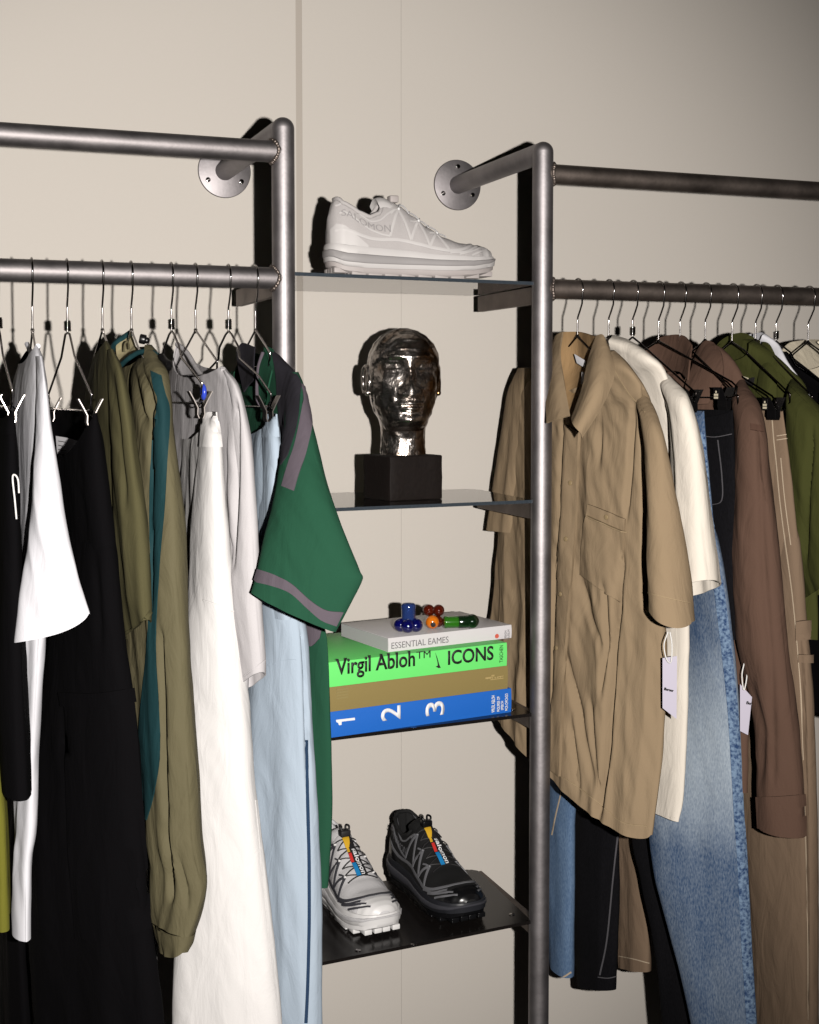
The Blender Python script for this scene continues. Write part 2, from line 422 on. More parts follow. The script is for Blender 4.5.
def hanger(px, py_neck, Y, kind, label, near, bar=0.0, yaw=0.0, twist=False, clip_at=None, wire='chrome', cat='hanger', name='wire_hanger', ball=True, farclip=True, hookyaw=0.0):
    """near: (px, py, a) points of the arm towards the viewer, a metres in front of the rail; the other arm mirrors it"""
    c = P(px, py_neck, Y); X = c.x
    grp = 'wire hangers on the left rail' if Y == YL else 'wire hangers on the right rail'
    t = thing(name, label, cat, (X, Y, ZR2), group=grp)
    zn = c.z; Rh = TR * 0.94 + 0.0022
    mw = M[wire]
    cy_, sy_ = math.cos(hookyaw), math.sin(hookyaw)
    def q(a, z): return Vector((X + a * sy_, Y - a * cy_, z))
    pts = []
    for k in range(0, 19):
        ph = math.radians(200 - 12.2 * k)
        pts.append(q(Rh * math.cos(ph), ZR2 + Rh * math.sin(ph) + 0.0 ))
    pts += [q(0.017, ZR2 - 0.026), q(0.008, ZR2 - 0.040), q(0.0005, ZR2 - 0.050), q(0, ZR2 - 0.056), q(0, zn + 0.02), q(0, zn)]
    b = bmesh.new(); sweep(b, pts, 0.0016, 10); obj('hook', b, M['chrome'], t)
    b = bmesh.new()
    if twist:
        sweep(b, [Vector((X + 0.0042 * math.cos(k * 0.7), Y + 0.0042 * math.sin(k * 0.7), zn + 0.004 + k * 0.014 / 44)) for k in range(45)], 0.0017, 8)
    else:
        add_ball(b, (X, Y, zn), 0.0032, n=12)
        sweep(b, [(X, Y - 0.008, zn - 0.004), (X, Y, zn + 0.001), (X, Y + 0.008, zn - 0.004)], 0.0022, 8)
    obj('neck_twist' if twist else 'neck_collar', b, mw if not twist else M['chrome'], t)
    N = [P(a_, b_, Y - d_) - Vector((X, Y, zn)) for a_, b_, d_ in near]
    o0 = Vector((X, Y, zn))
    for s, nm in ((1, 'arm'), (-1, 'arm')):
        pp = [o0] + [o0 + Vector((v.x * s, v.y * s, v.z)) for v in N]
        b = bmesh.new(); sweep(b, pp, 0.0017 if kind != 'clip' else 0.0018, 10); obj(nm, b, mw, t)
    e = N[-1]
    p1 = o0 + e; p2 = o0 + Vector((-e.x, -e.y, e.z))
    b = bmesh.new(); sweep(b, [p1, p1 + Vector((0, 0, -bar * 0.5)), p1 * 0.96 + p2 * 0.04 + Vector((0, 0, -bar)), p2 * 0.96 + p1 * 0.04 + Vector((0, 0, -bar)), p2 + Vector((0, 0, -bar * 0.5)), p2], 0.0016, 8)
    obj('cross_bar', b, mw, t)
    if kind == 'clip':
        yw = math.atan2(e.x, -e.y)
        for s in ((1, -1) if farclip else (1,)):
            f = clip_at if clip_at else 0.93
            pos = o0 + Vector((e.x * s * f, e.y * s * f, e.z - bar + 0.002))
            clip_bm_parts(t, pos, yw, 'chrome' if wire == 'chrome' else 'black')
    return t

H = {}
H['L0'] = hanger(-1, 330, YL, 'clip', 'chrome clip hanger at the left picture edge, holding the black shorts with a white cord', [(0, 334, .005), (3, 356, .03), (12, 390, .19)], .025, twist=True)
H['L1'] = hanger(32.5, 330, YL, 'top', 'chrome wire hanger inside the white tee', [(36, 352, .05), (44, 378, .16)], .03)
H['L2'] = hanger(67.5, 333, YL, 'clip', 'chrome clip hanger with bare arms in front of the wall, holding the black cargo trousers', [(69.7, 334, .005), (74.5, 356, .04), (91.5, 394, .19)], .025, twist=True)
H['L3'] = hanger(102.5, 330, YL, 'top', 'chrome wire hanger in the plain olive tee', [(111, 353, .06), (118, 372, .15)], .03)
H['L4'] = hanger(131.5, 330, YL, 'top', 'chrome wire hanger in the neck of the olive and teal jacket', [(138, 347, .05), (150, 370, .16)], .03)
H['L5'] = hanger(171.5, 331, YL, 'clip', 'chrome clip hanger with a blue button, holding the white trousers', [(174, 334, .01), (179, 346, .035), (181, 357, .05), (202, 383, .19)], .03, twist=True)
H['L6'] = hanger(195.6, 330, YL, 'top', 'chrome wire hanger in the wide neck of the grey tee', [(217, 361, .15)], .02)
H['L7'] = hanger(228.5, 331, YL, 'clip', 'chrome clip hanger holding the light blue trousers', [(231.5, 334, .01), (238, 346, .035), (239.5, 358, .05), (259, 376, .13), (271, 394, .19)], .02, twist=True)
H['L8'] = hanger(255.5, 330, YL, 'top', 'chrome wire hanger next to the post, in the collar of the green tee', [(266, 346, .07), (270, 353, .10)], .02)
H['R1'] = hanger(577.5, 336, YR, 'top', 'black wire hanger in the open collar of the khaki shirt', [(590, 349, .05), (618, 372, .115)], .02, wire='wire_black')
H['R2'] = hanger(608.5, 337, YR, 'top', 'black wire hanger in the collar of the white shirt', [(618, 346, .04), (640, 366, .11)], .02, wire='wire_black')
H['R3'] = hanger(632.5, 337, YR, 'clip', 'black clip hanger behind the white shirt, holding the blue jeans', [(640, 343, .02), (696, 393, .19)], .012, twist=True, wire='wire_black')
H['R4'] = hanger(658.5, 341, YR, 'clip', 'black clip hanger with a long slanting arm, holding the black jeans', [(732, 382, .19), (737, 387, .2), (736, 393, .2)], .008, wire='wire_black', clip_at=.86)
H['R5'] = hanger(680, 341, YR, 'top', 'black wire hanger in the collar of the brown overshirt', [(692, 351, .05), (738, 396, .18)], .03, wire='wire_black')
H['R6'] = hanger(705, 340, YR, 'clip', 'black clip hanger over the brown overshirt, holding the taupe work trousers', [(717, 350, .03), (722, 364, .045), (772, 396, .2), (776, 402, .205)], .01, wire='wire_black', clip_at=.97)
H['R7'] = hanger(732, 342, YR, 'top', 'black wire hanger in the collar of the green overshirt', [(744, 350, .05), (790, 394, .18)], .03, wire='wire_black')
H['R8'] = hanger(755.5, 340, YR, 'top', 'black wire hanger of the white tee behind the green overshirt', [(768, 352, .05), (812, 396, .18)], .03, wire='wire_black')
H['R9'] = hanger(776, 341, YR, 'clip', 'black wire hanger with twisted neck, of the black top at the right', [(790, 352, .05), (797, 365, .06), (840, 392, .18)], .02, twist=True, wire='wire_black')
H['R10'] = hanger(808, 342, YR, 'top', 'black wire hanger over the cream tee at the right picture edge', [(822, 352, .05), (868, 396, .18)], .03, wire='wire_black')
# blue button on the clip of the white trousers
b = bmesh.new(); q0 = P(203.5, 392, YL - .185)
add_ball(b, q0, 0.0105, sx=0.45, sy=0.9, sz=1.15, n=20)
obj('size_button', b, plain('blue_plastic', (52, 74, 190), 0.25), H['L5'])

# ------------------------------------------------------------------ cloth helpers
def spow(v, p): return math.copysign(abs(v) ** p, v)
def tube(name, rows, mat, parent, nv=60, nu=88, p=1.0, fold=0.006, lam=0.045, lamz=0.30, seed=1.0, dipF=0.0, dipB=0.0, sag=0.0,
         creases=(), top='open', bottom='hem', fold0=0.15, fine=0.0012, gather=0.0):
    """a hanging tube of cloth; rows = (py, xR, YR, xL, YL, thickness[, pyL]) give the near and the far edge of each level"""
    Bs, As, Ts = [], [], []
    if name == 'leg':
        r0 = rows[0]
        rows = [(r0[0] - 24, r0[1] - 9, r0[2] + 0.04, r0[3] + 4, r0[4] - 0.01, r0[5] * 0.5)] + list(rows)
    for r in rows:
        r = list(r)
        q_ = P((r[1] + r[3]) / 2, r[0], (r[2] + r[4]) / 2)
        sc = FPX / (-(M3.transposed() @ (q_ - CAM)).z) * (0.95 if q_.x < 0.62 else 0.72)
        cx_, w_ = (r[1] + r[3]) / 2, (r[1] - r[3]) / 2
        tp = min(r[5] * 0.5 * sc, 0.8 * w_)
        r[5] = 2 * tp / sc; w2 = math.sqrt(max(0.0, w_ * w_ - tp * tp)); r[1] = cx_ + w2; r[3] = cx_ - w2
        B = P(r[1], r[0], r[2])
        A = P(r[3], r[6], r[4]) if len(r) > 6 else Pz(r[3], B.z, r[4])
        As.append(A); Bs.append(B); Ts.append(r[5])
    cum = [0.0]
    for i in range(1, len(rows)):
        cum.append(cum[-1] + ((As[i] + Bs[i]) - (As[i - 1] + Bs[i - 1])).length * 0.5)
    Ltot = cum[-1]
    def t_of(s):
        for i in range(len(cum) - 1):
            if s <= cum[i + 1] or i == len(cum) - 2:
                return i + (s - cum[i]) / max(1e-9, cum[i + 1] - cum[i])
    def frame(s):
        t = t_of(s)
        A, B, T = catmull(As, t), catmull(Bs, t), catmull(Ts, t)
        return A, B, max(T, 0.004)
    def axis_at(s):
        a = frame(max(0, s - 0.01)); b = frame(min(Ltot, s + 0.01))
        return ((b[0] + b[1]) - (a[0] + a[1])).normalized()
    def pt(u, v, inset=0.0):
        su, cu = math.sin(u), math.cos(u)
        front = max(0.0, -su); back = max(0.0, su)
        v0 = dipF * front ** 1.5 + dipB * back ** 1.5
        vv = v0 + (1 - v0) * v
        s = vv * Ltot
        A, B, T = frame(s)
        Cc = (A + B) * 0.5; mj = (B - A) * 0.5; ml = mj.length
        n = axis_at(s).cross(mj)
        if n.length < 1e-9: n = Vector((1, 0, 0))
        n.normalize()
        if n.dot(Vector((1, 0.35, 0))) < 0: n = -n
        ex, ey = spow(cu, p), spow(su, p)
        q = Cc + mj * ex + n * (ey * T * 0.5)
        nr = (mj.normalized() * (cu * T * 0.5) + n * (su * ml))
        if nr.length > 0: nr.normalize()
        arc = (1 - ex) * ml
        env = fold0 + (1 - fold0) * min(1.0, vv * 1.6)
        sd = seed * 7.31 + (0 if su < 0 else 50)
        d = noise.noise(Vector((arc / lam + 0.35 * noise.noise(Vector((sd, s / 0.2, 3.1))), s / lamz, sd)))
        d2 = 1 - 2 * abs(noise.noise(Vector((arc / (lam * 0.8), s / (lamz * 1.3), sd + 9.0))))
        disp = fold * env * (d * 1.2 + d2 * 0.5 - 0.2)
        disp += fine * noise.noise(Vector((arc / 0.018 + s / 0.06, s / 0.045, sd + 3.0)))
        if gather: disp += gather * math.sin(arc / 0.0042 + 2 * noise.noise(Vector((arc / 0.02, 1.0, sd)))) * max(0.0, (vv - 0.6) / 0.4)
        lim = min(T * 0.42, ml * 0.5)
        disp = max(-lim, min(lim, disp))
        edge = abs(su) ** 0.5
        q = q + nr * (disp * (0.35 + 0.65 * edge) - inset)
        if sag: q.z -= sag * front * (0.25 + 0.75 * (1 + cu) * 0.5) * 1.45 * vv ** 3
        if creases and su < 0.05:
            px, py = proj(q)
            for cr in creases:
                pl, dep, wd = cr
                if py < pl[0][0] - 14 or py > pl[-1][0] + 14: continue
                cx = interp([(a, Vector((b, 0, 0))) for a, b in pl], py).x
                fade = min(1.0, max(0.0, (py - pl[0][0] + 14) / 28)) * min(1.0, max(0.0, (pl[-1][0] + 14 - py) / 28))
                q = q - nr * (dep * math.exp(-((px - cx) / wd) ** 2) * fade)
        return q
    bm = bmesh.new()
    rings = []
    for i in range(nv + 1):
        rings.append([bm.verts.new(pt(2 * PI * k / nu + 0.0001, i / nv)) for k in range(nu)])
    if bottom == 'hem':
        for back_, ins in ((0.0, 0.0022), (0.02, 0.003), (0.06, 0.004)):
            vb = 1 - back_ / max(0.05, Ltot)
            rings.append([bm.verts.new(pt(2 * PI * k / nu + 0.0001, vb, ins)) for k in range(nu)])
    for Ra, Rb in zip(rings, rings[1:]):
        for k in range(nu): bm.faces.new((Ra[k], Ra[(k + 1) % nu], Rb[(k + 1) % nu], Rb[k]))
    if top == 'cap':
        c = bm.verts.new(sum((v.co for v in rings[0]), Vector()) / nu)
        for k in range(nu): bm.faces.new((c, rings[0][(k + 1) % nu], rings[0][k]))
    elif top == 'rim':
        prev = rings[0]
        for off, ins in ((0.0, 0.002), (0.03, 0.0032), (0.10, 0.004)):
            vb = off / Ltot
            cur = [bm.verts.new(pt(2 * PI * k / nu + 0.0001, vb, ins)) for k in range(nu)]
            for k in range(nu): bm.faces.new((prev[k], cur[k], cur[(k + 1) % nu], prev[(k + 1) % nu]))
            prev = cur
    return obj(name, bm, mat, parent)

_bvh = {}
def bvh_of(o):
    if o.name not in _bvh:
        off = wloc(o)
        me = o.data
        _bvh[o.name] = BVHTree.FromPolygons([v.co + off for v in me.vertices], [tuple(p.vertices) for p in me.polygons])
    return _bvh[o.name]
def hit(os_, px, py, off=0.0015):
    d = ray(px, py).normalized(); best = None
    for o in os_:
        h = bvh_of(o).ray_cast(CAM, d)
        if h[0] is not None and (best is None or h[3] < best[3]): best = h
    if best is None: return None
    n = best[1]
    if n.dot(d) > 0: n = -n
    return best[0] + n * off, n
def grid_sub(rows, nu, nv):
    R = [[Vector((a, b, 0)) for a, b in r] for r in rows]
    out = []
    for j in range(nv + 1):
        t = j / nv * (len(R) - 1)
        row = [catmull([R[i][k] for i in range(len(R))], t) if len(R) > 1 else R[0][k] for k in range(len(R[0]))]
        out.append([catmull(row, i / nu * (len(row) - 1)) for i in range(nu + 1)])
    return out
def decal(targets, rows, name, mat, parent, off=0.0018, nu=8, nv=24, label=None, th=0.0016):
    """a piece of cloth sewn on: follows the surface it lies on"""
    g = grid_sub(rows, nu, nv)
    pts = [[hit(targets, q.x, q.y, off) for q in r] for r in g]
    # fill misses from neighbours along the row / column
    for j in range(len(pts)):
        good = [i for i in range(len(pts[j])) if pts[j][i]]
        if not good: pts[j] = None; continue
        for i in range(len(pts[j])):
            if pts[j][i] is None:
                k = min(good, key=lambda a: abs(a - i)); pts[j][i] = pts[j][k]
    pts = [r for r in pts if r]
    if len(pts) < 2: return None
    bm = bmesh.new()
    T = [[bm.verts.new(p[0]) for p in r] for r in pts]
    D = [[bm.verts.new(p[0] - p[1] * (off + th)) for p in r] for r in pts]
    n1, n2 = len(pts), len(pts[0])
    for j in range(n1 - 1):
        for i in range(n2 - 1):
            bm.faces.new((T[j][i], T[j][i + 1], T[j + 1][i + 1], T[j + 1][i]))
    per = [(0, i) for i in range(n2)] + [(j, n2 - 1) for j in range(1, n1)] + [(n1 - 1, i) for i in range(n2 - 2, -1, -1)] + [(j, 0) for j in range(n1 - 2, 0, -1)]
    for a, b in zip(per, per[1:] + per[:1]):
        try: bm.faces.new((T[a[0]][a[1]], D[a[0]][a[1]], D[b[0]][b[1]], T[b[0]][b[1]]))
        except ValueError: pass
    bmesh.ops.remove_doubles(bm, verts=bm.verts, dist=1e-6)
    o = obj(name, bm, mat, parent)
    if label: o['label'] = label
    return o
def seam(targets, line, name, mat, parent, w_=1.2, off=0.0012, nv=40, **k):
    rows = []
    for i, (x, y) in enumerate(line):
        a = line[max(0, i - 1)]; b = line[min(len(line) - 1, i + 1)]
        d = Vector((b[0] - a[0], b[1] - a[1])); d.normalize(); n = Vector((-d.y, d.x)) * w_ * 0.5
        rows.append([(x - n.x, y - n.y), (x + n.x, y + n.y)])
    return decal(targets, rows, name, mat, parent, off=off, nu=1, nv=nv, **k)
def sheet(name, rows, mat, parent, th=0.0022, nu=14, nv=18, bump=0.0, seed=1.0, label=None, puff=0.0):
    """free-hanging leaf of cloth or card through (px, py, Y) points"""
    R = [[P(*q) for q in r] for r in rows]
    g = []
    for j in range(nv + 1):
        t = j / nv * (len(R) - 1)
        row = [catmull([R[i][k] for i in range(len(R))], t) for k in range(len(R[0]))]
        g.append([catmull(row, i / nu * (len(row) - 1)) for i in range(nu + 1)])
    bm = bmesh.new()
    def nrm(j, i):
        a = g[min(nv, j + 1)][i] - g[max(0, j - 1)][i]; b = g[j][min(nu, i + 1)] - g[j][max(0, i - 1)]
        n = a.cross(b)
        if n.length < 1e-10: n = Vector((-1, 0, 0))
        n.normalize()
        return n if n.dot(g[j][i] - CAM) < 0 else -n
    T, D = [], []
    for j in range(nv + 1):
        tr, dr = [], []
        for i in range(nu + 1):
            n = nrm(j, i); q = g[j][i]
            d = bump * noise.noise(Vector((q.x * 40, q.y * 40, q.z * 25 + seed)))
            d += puff * math.sin(PI * i / nu)
            tr.append(bm.verts.new(q + n * (th * 0.5 + d))); dr.append(bm.verts.new(q + n * (d - th * 0.5)))
        T.append(tr); D.append(dr)
    for j in range(nv):
        for i in range(nu):
            bm.faces.new((T[j][i], T[j][i + 1], T[j + 1][i + 1], T[j + 1][i]))
            bm.faces.new((D[j][i], D[j + 1][i], D[j + 1][i + 1], D[j][i + 1]))
    per = [(0, i) for i in range(nu + 1)] + [(j, nu) for j in range(1, nv + 1)] + [(nv, i) for i in range(nu - 1, -1, -1)] + [(j, 0) for j in range(nv - 1, 0, -1)]
    for a, b in zip(per, per[1:] + per[:1]):
        bm.faces.new((T[a[0]][a[1]], D[a[0]][a[1]], D[b[0]][b[1]], T[b[0]][b[1]]))
    bmesh.ops.remove_doubles(bm, verts=bm.verts, dist=1e-6)
    o = obj(name, bm, mat, parent)
    if label: o['label'] = label
    return o
def cord(name, pts, r, mat, parent, n=8, sm=8, label=None):
    bm = bmesh.new(); sweep(bm, smooth_path([P(*q) for q in pts], sm), r, n)
    o = obj(name, bm, mat, parent)
    if label: o['label'] = label
    return o
def garment(h, name, label, cat, group=None):
    return thing(name, label, cat, (h.location.x, h.location.y, h.location.z - 0.1), group=group)
def button(targets, px, py, mat, parent, r=0.0052, name='button'):
    h = hit(targets, px, py, 0.001)
    if not h: return
    bm = bmesh.new(); add_cyl(bm, h[0], h[0] + h[1] * 0.0022, r, 16, 0.0006); obj(name, bm, mat, parent)
def text_bm(s, size, bold=0.0, align='LEFT'):
    cu = bpy.data.curves.new('txt', 'FONT'); cu.body = s; cu.size = size; cu.offset = bold; cu.align_x = align
    cu.resolution_u = 4
    o = bpy.data.objects.new('txt', cu)
    me = bpy.data.meshes.new_from_object(o)
    bm = bmesh.new(); bm.from_mesh(me)
    bpy.data.objects.remove(o); bpy.data.curves.remove(cu); bpy.data.meshes.remove(me)
    return bm
def text_obj(s, width, mat4, mat, parent, name='lettering', height=None, bold=0.0, lift=0.0004, world=False):
    """lettering of a given width, standing lift in front of the local xy plane of mat4"""
    bm = text_bm(s, 1.0, bold)
    xs = [v.co.x for v in bm.verts]; ys = [v.co.y for v in bm.verts]
    x0, x1, y0, y1 = min(xs), max(xs), min(ys), max(ys)
    sx = width / (x1 - x0); sy = height / (y1 - y0) if height else sx
    for v in bm.verts: v.co = Vector(((v.co.x - x0) * sx, (v.co.y - y0) * sy, 0))
    r = bmesh.ops.extrude_face_region(bm, geom=list(bm.faces))
    for v in r['geom']:
        if isinstance(v, bmesh.types.BMVert): v.co.z += lift
    bmesh.ops.transform(bm, matrix=mat4, verts=bm.verts)
    return obj(name, bm, mat, parent, world=world, smooth=False)

c_ = cloth_mat
M['white_tee'] = c_('white_jersey', (220, 219, 225), 0.03, wr=0.2)
M['black_cotton'] = c_('black_cotton', (9, 8, 10), 0.25, wr=0.35, spec=0.03)
M['olive_tee'] = c_('olive_jersey', (80, 76, 52), 0.14, wr=0.25)
M['olive_nylon'] = c_('olive_nylon', (95, 89, 67), 0.08, wr=0.55, rough=0.75)
M['teal'] = c_('teal_nylon', (26, 56, 60), 0.10, wr=0.45, rough=0.75)
M['cream_lining'] = c_('cream_lining', (190, 178, 140), 0.05)
M['white_twill'] = c_('white_twill', (218, 215, 214), 0.03, wr=0.35)
M['grey_jersey'] = c_('grey_melange', (190, 186, 188), 0.10, wr=0.25)
M['blue_cotton'] = c_('pale_blue_cotton', (164, 177, 191), 0.04, wr=0.35)
M['navy'] = c_('navy_piping', (38, 58, 84), 0.05)
M['green_jersey'] = c_('green_jersey', (33, 74, 55), 0.10, wr=0.3)
M['mauve_grey'] = c_('mauve_grey_trim', (92, 84, 92), 0.08)
M['charcoal'] = c_('charcoal_jersey', (44, 42, 48), 0.12)
M['yellow_olive'] = c_('yellow_olive_jersey', (108, 106, 40), 0.10)
M['khaki'] = c_('khaki_poplin', (147, 127, 102), 0.07, wr=0.5, wscale=22)
M['khaki_in'] = c_('khaki_inside', (158, 128, 92), 0.07, wr=0.4)
M['khaki_stitch'] = c_('khaki_stitching', (156, 136, 108), 0.1)
M['white_shirt'] = c_('offwhite_poplin', (226, 217, 205), 0.03, wr=0.4)
M['brown'] = c_('brown_canvas', (94, 72, 61), 0.10, wr=0.45)
M['brown_dark'] = c_('brown_canvas_seam', (84, 62, 52), 0.10)
M['taupe'] = c_('taupe_canvas', (126, 106, 88), 0.08, wr=0.45)
M['taupe_stitch'] = c_('pale_stitching', (186, 168, 146), 0.08)
M['green_canvas'] = c_('moss_green_canvas', (64, 66, 32), 0.10, wr=0.45)
M['cream_tee'] = c_('cream_jersey', (240, 228, 204), 0.04)
M['denim'] = denim_mat('washed_denim', (54, 77, 110), (164, 175, 186), -0.72, 0.17)
M['denim_plain'] = denim_mat('blue_denim', (54, 80, 116), (124, 148, 176))
M['denim_seam'] = pucker_mat('denim_seam', (46, 68, 106), (120, 142, 168), 170)
M['denim_black'] = denim_mat('black_denim', (6, 6, 8), (26, 25, 29))
M['denim_stitch'] = c_('grey_stitching', (86, 84, 88), 0.1)
M['label_white'] = plain('woven_label', (226, 224, 228), 0.7)
M['ink'] = plain('black_print', (30, 28, 30), 0.6)
M['cord_white'] = plain('white_cord', (230, 228, 226), 0.8, bump=0.3, bscale=900)
M['card'] = plain('pale_card', (184, 178, 194), 0.55)
M['button'] = plain('horn_button', (150, 130, 98), 0.3)

# ------------------------------------------------------------------ clothes on the left rack
hy = hanger(-33, 330, YL, 'top', 'chrome wire hanger of the yellow olive tee, beyond the left picture edge', [(-27, 352, .05), (-18, 378, .16)], .03)
g = garment(hy, 'tee_shirt', 'yellow olive tee shirt, only its hem showing at the left picture edge', 'shirt')
tube('body', [(345, -26, 2.05, -42, 2.17, .04), (362, -18, 1.99, -52, 2.26, .05), (400, -12, 1.95, -56, 2.3, .05), (700, -6, 1.94, -52, 2.3, .05), (820, 6, 1.94, -45, 2.28, .05), (932, 10, 1.94, -40, 2.24, .05)], M['yellow_olive'], g, seed=2, dipF=.06)

g = garment(H['L0'], 'drawstring_shorts', 'black shorts with a white drawcord, hanging from clips at the left picture edge', 'shorts')
a = tube('body', [(411, 13, 1.92, -27, 2.3, .012), (440, 15, 1.915, -30, 2.3, .035), (520, 18, 1.91, -32, 2.3, .045), (650, 22, 1.9, -30, 2.3, .05), (801, 28, 1.89, -24, 2.28, .05)], M['black_cotton'], g, seed=3, p=.8, top='rim', dipF=.05, fold=.005)
decal([a], [[(-2, 415), (12, 413)], [(-2, 436), (14, 434)]], 'waistband', M['black_cotton'], g)
cord('drawcord', [(16.5, 519, 1.895), (14.8, 500, 1.895), (12.6, 478, 1.895), (15, 475, 1.893), (18, 480, 1.892), (19, 493, 1.892)], .0013, M['cord_white'], g)

g = garment(H['L1'], 'tee_shirt', 'white tee shirt with a wide sleeve, second garment on the left rail', 'shirt')
a = tube('body', [(345, 38, 2.03, 27, 2.18, .03), (360, 43, 1.99, 20, 2.26, .04), (400, 47, 1.95, 12, 2.3, .045), (500, 48, 1.94, 8, 2.31, .05), (600, 46, 1.94, 12, 2.1, .045), (640, 45, 1.94, 14, 2.05, .045), (750, 38, 1.945, 14, 2.03, .045), (830, 35, 1.95, 14, 2.02, .045), (870, 30, 1.955, 13, 2.02, .045), (942, 29, 1.955, 12, 2.02, .045)], M['white_tee'], g, seed=4, dipF=.04, dipB=.02, fold=.006, nv=80)
b = tube('sleeve', [(356, 42, 1.965, 35, 2.04, .035), (380, 46, 1.93, 36, 1.99, .04), (430, 52, 1.905, 34, 1.955, .045), (500, 64, 1.885, 28, 1.93, .045), (570, 79, 1.872, 20, 1.915, .045), (614, 91, 1.865, 14, 1.905, .04, 641)], M['white_tee'], g, seed=5, fold=.004, sag=.012)
cord('neckband', [(38, 346, 2.03), (36, 352, 2.08), (31, 352, 2.14), (27, 344, 2.18)], .004, M['white_tee'], g)

g = garment(H['L2'], 'cargo_trousers', 'black cargo trousers hanging from clips, white label in the sagging waist', 'trousers')
a = tube('waist', [(413, 96, 1.92, 50, 2.30, .022), (440, 101, 1.915, 46, 2.31, .05), (480, 106, 1.91, 44, 2.33, .06), (530, 111, 1.905, 42, 2.34, .06), (610, 119, 1.9, 40, 2.34, .06)], M['black_cotton'], g, seed=6, p=.85, top='rim', dipF=.26, fold=.004)
b = tube('leg', [(545, 114, 1.903, 66, 2.13, .05), (600, 120, 1.895, 58, 2.12, .06), (650, 126, 1.89, 52, 2.11, .065), (690, 132, 1.885, 46, 2.1, .065), (750, 139, 1.88, 39, 2.1, .065), (830, 145, 1.875, 31, 2.1, .065), (900, 149, 1.87, 27, 2.1, .065), (940, 154, 1.87, 27, 2.1, .065), (1030, 164, 1.87, 31, 2.1, .065), (1120, 170, 1.87, 36, 2.1, .065)], M['black_cotton'], g, seed=7, p=.85, fold=.006, nv=90,
         creases=[([(700, 62), (800, 66), (940, 76)], .006, 2.5), ([(560, 96), (640, 100)], .004, 3)])
tube('leg', [(545, 70, 2.14, 38, 2.34, .05), (750, 40, 2.14, 14, 2.35, .06), (900, 26, 2.14, 4, 2.36, .06), (1030, 30, 2.14, 2, 2.36, .06), (1120, 34, 2.14, 4, 2.36, .06)], M['black_cotton'], g, seed=8, p=.85)
decal([b], [[(60, 692), (95, 693), (132, 688)], [(62, 706), (98, 706), (134, 702)]], 'pocket_flap', M['black_cotton'], g, off=.004)
decal([b], [[(66, 706), (98, 706), (133, 702)], [(68, 830), (100, 830), (143, 824)], [(76, 938), (108, 940), (150, 928)]], 'cargo_pocket', M['black_cotton'], g, off=.003)
sheet('care_label', [[(56, 436, 2.2), (68, 438, 2.16), (78, 441, 2.12)], [(58, 463, 2.2), (68, 465, 2.16), (77, 465, 2.12)]], M['label_white'], g, th=.001, label='white printed label')
for k in range(5):
    cord('print_line', [(58.5, 441 + 4.2 * k, 2.19), (66 - (k % 2) * 2, 442.2 + 4.2 * k, 2.163)], .0006, M['ink'], g, n=5, sm=2)

g = garment(H['L3'], 'tee_shirt', 'plain olive tee shirt with short sleeve between the black cargo trousers and the olive jacket', 'shirt')
tube('body', [(341, 107, 2.04, 98, 2.18, .03), (352, 112, 2.0, 94, 2.26, .04), (400, 120, 1.96, 86, 2.31, .04), (500, 124, 1.955, 82, 2.32, .045), (690, 120, 1.96, 80, 2.32, .045)], M['olive_tee'], g, seed=9, dipF=.05, fold=.005)
b = tube('sleeve', [(349, 113, 1.97, 106, 2.06, .035), (369, 122, 1.93, 107, 2.03, .045), (400, 129, 1.905, 109, 2.01, .05), (463, 138, 1.89, 112, 2.0, .055), (524, 147, 1.878, 113, 1.99, .055), (590, 151, 1.87, 118, 1.99, .055), (620, 152, 1.868, 126, 1.98, .05, 640)], M['olive_tee'], g, seed=10, fold=.005, creases=[([(380, 112), (440, 118), (500, 124)], .006, 3)])
seam([b], [(127, 633), (140, 625), (151, 611)], 'sleeve_hem', M['olive_tee'], g, 3.5)

g = garment(H['L4'], 'zip_jacket', 'olive nylon jacket with teal sleeve stripe and gathered cuff', 'jacket')
tube('body', [(345, 150, 2.03, 116, 2.2, .04), (356, 160, 1.985, 110, 2.27, .045), (376, 165, 1.95, 104, 2.32, .05), (430, 166, 1.945, 100, 2.33, .05), (600, 160, 1.945, 98, 2.33, .05), (780, 150, 1.945, 98, 2.32, .05)], M['olive_nylon'], g, seed=11, dipF=.07, dipB=.01, fold=.007, lam=.03)
b = tube('sleeve', [(358, 158, 1.965, 138, 2.08, .04), (372, 168, 1.925, 132, 2.07, .05), (400, 171, 1.90, 132, 2.06, .06), (430, 173, 1.888, 133, 2.06, .065), (470, 178, 1.878, 133, 2.05, .07), (520, 184, 1.868, 132, 2.05, .07), (570, 187, 1.86, 130, 2.04, .07), (640, 190, 1.855, 124, 2.04, .07), (740, 195, 1.848, 132, 2.03, .07), (800, 200, 1.843, 141, 2.02, .07), (850, 204, 1.838, 146, 2.0, .07), (886, 210, 1.835, 149, 1.98, .065), (908, 206, 1.838, 150, 1.965, .06, 904), (938, 196, 1.842, 153, 1.955, .05, 917)], M['olive_nylon'], g, seed=12, fold=.006, lam=.03, nv=90, nu=120, bottom='none',
         creases=[([(640, 160), (740, 163), (830, 165), (892, 171)], .022, 2.2), ([(370, 141), (395, 150), (420, 158)], .008, 2.5), ([(380, 135), (410, 140), (430, 146)], .009, 2.5), ([(400, 148), (450, 149), (600, 149)], .02, 3.0), ([(860, 178), (900, 187)], .008, 3)])
tube('cuff', [(937, 196, 1.842, 153, 1.955, .052, 917), (946, 193, 1.844, 156, 1.95, .05, 930), (953, 188, 1.846, 160, 1.942, .046, 942)], M['olive_nylon'], g, seed=13, fold=.002, gather=.0016, nv=24, nu=160, sag=.01)
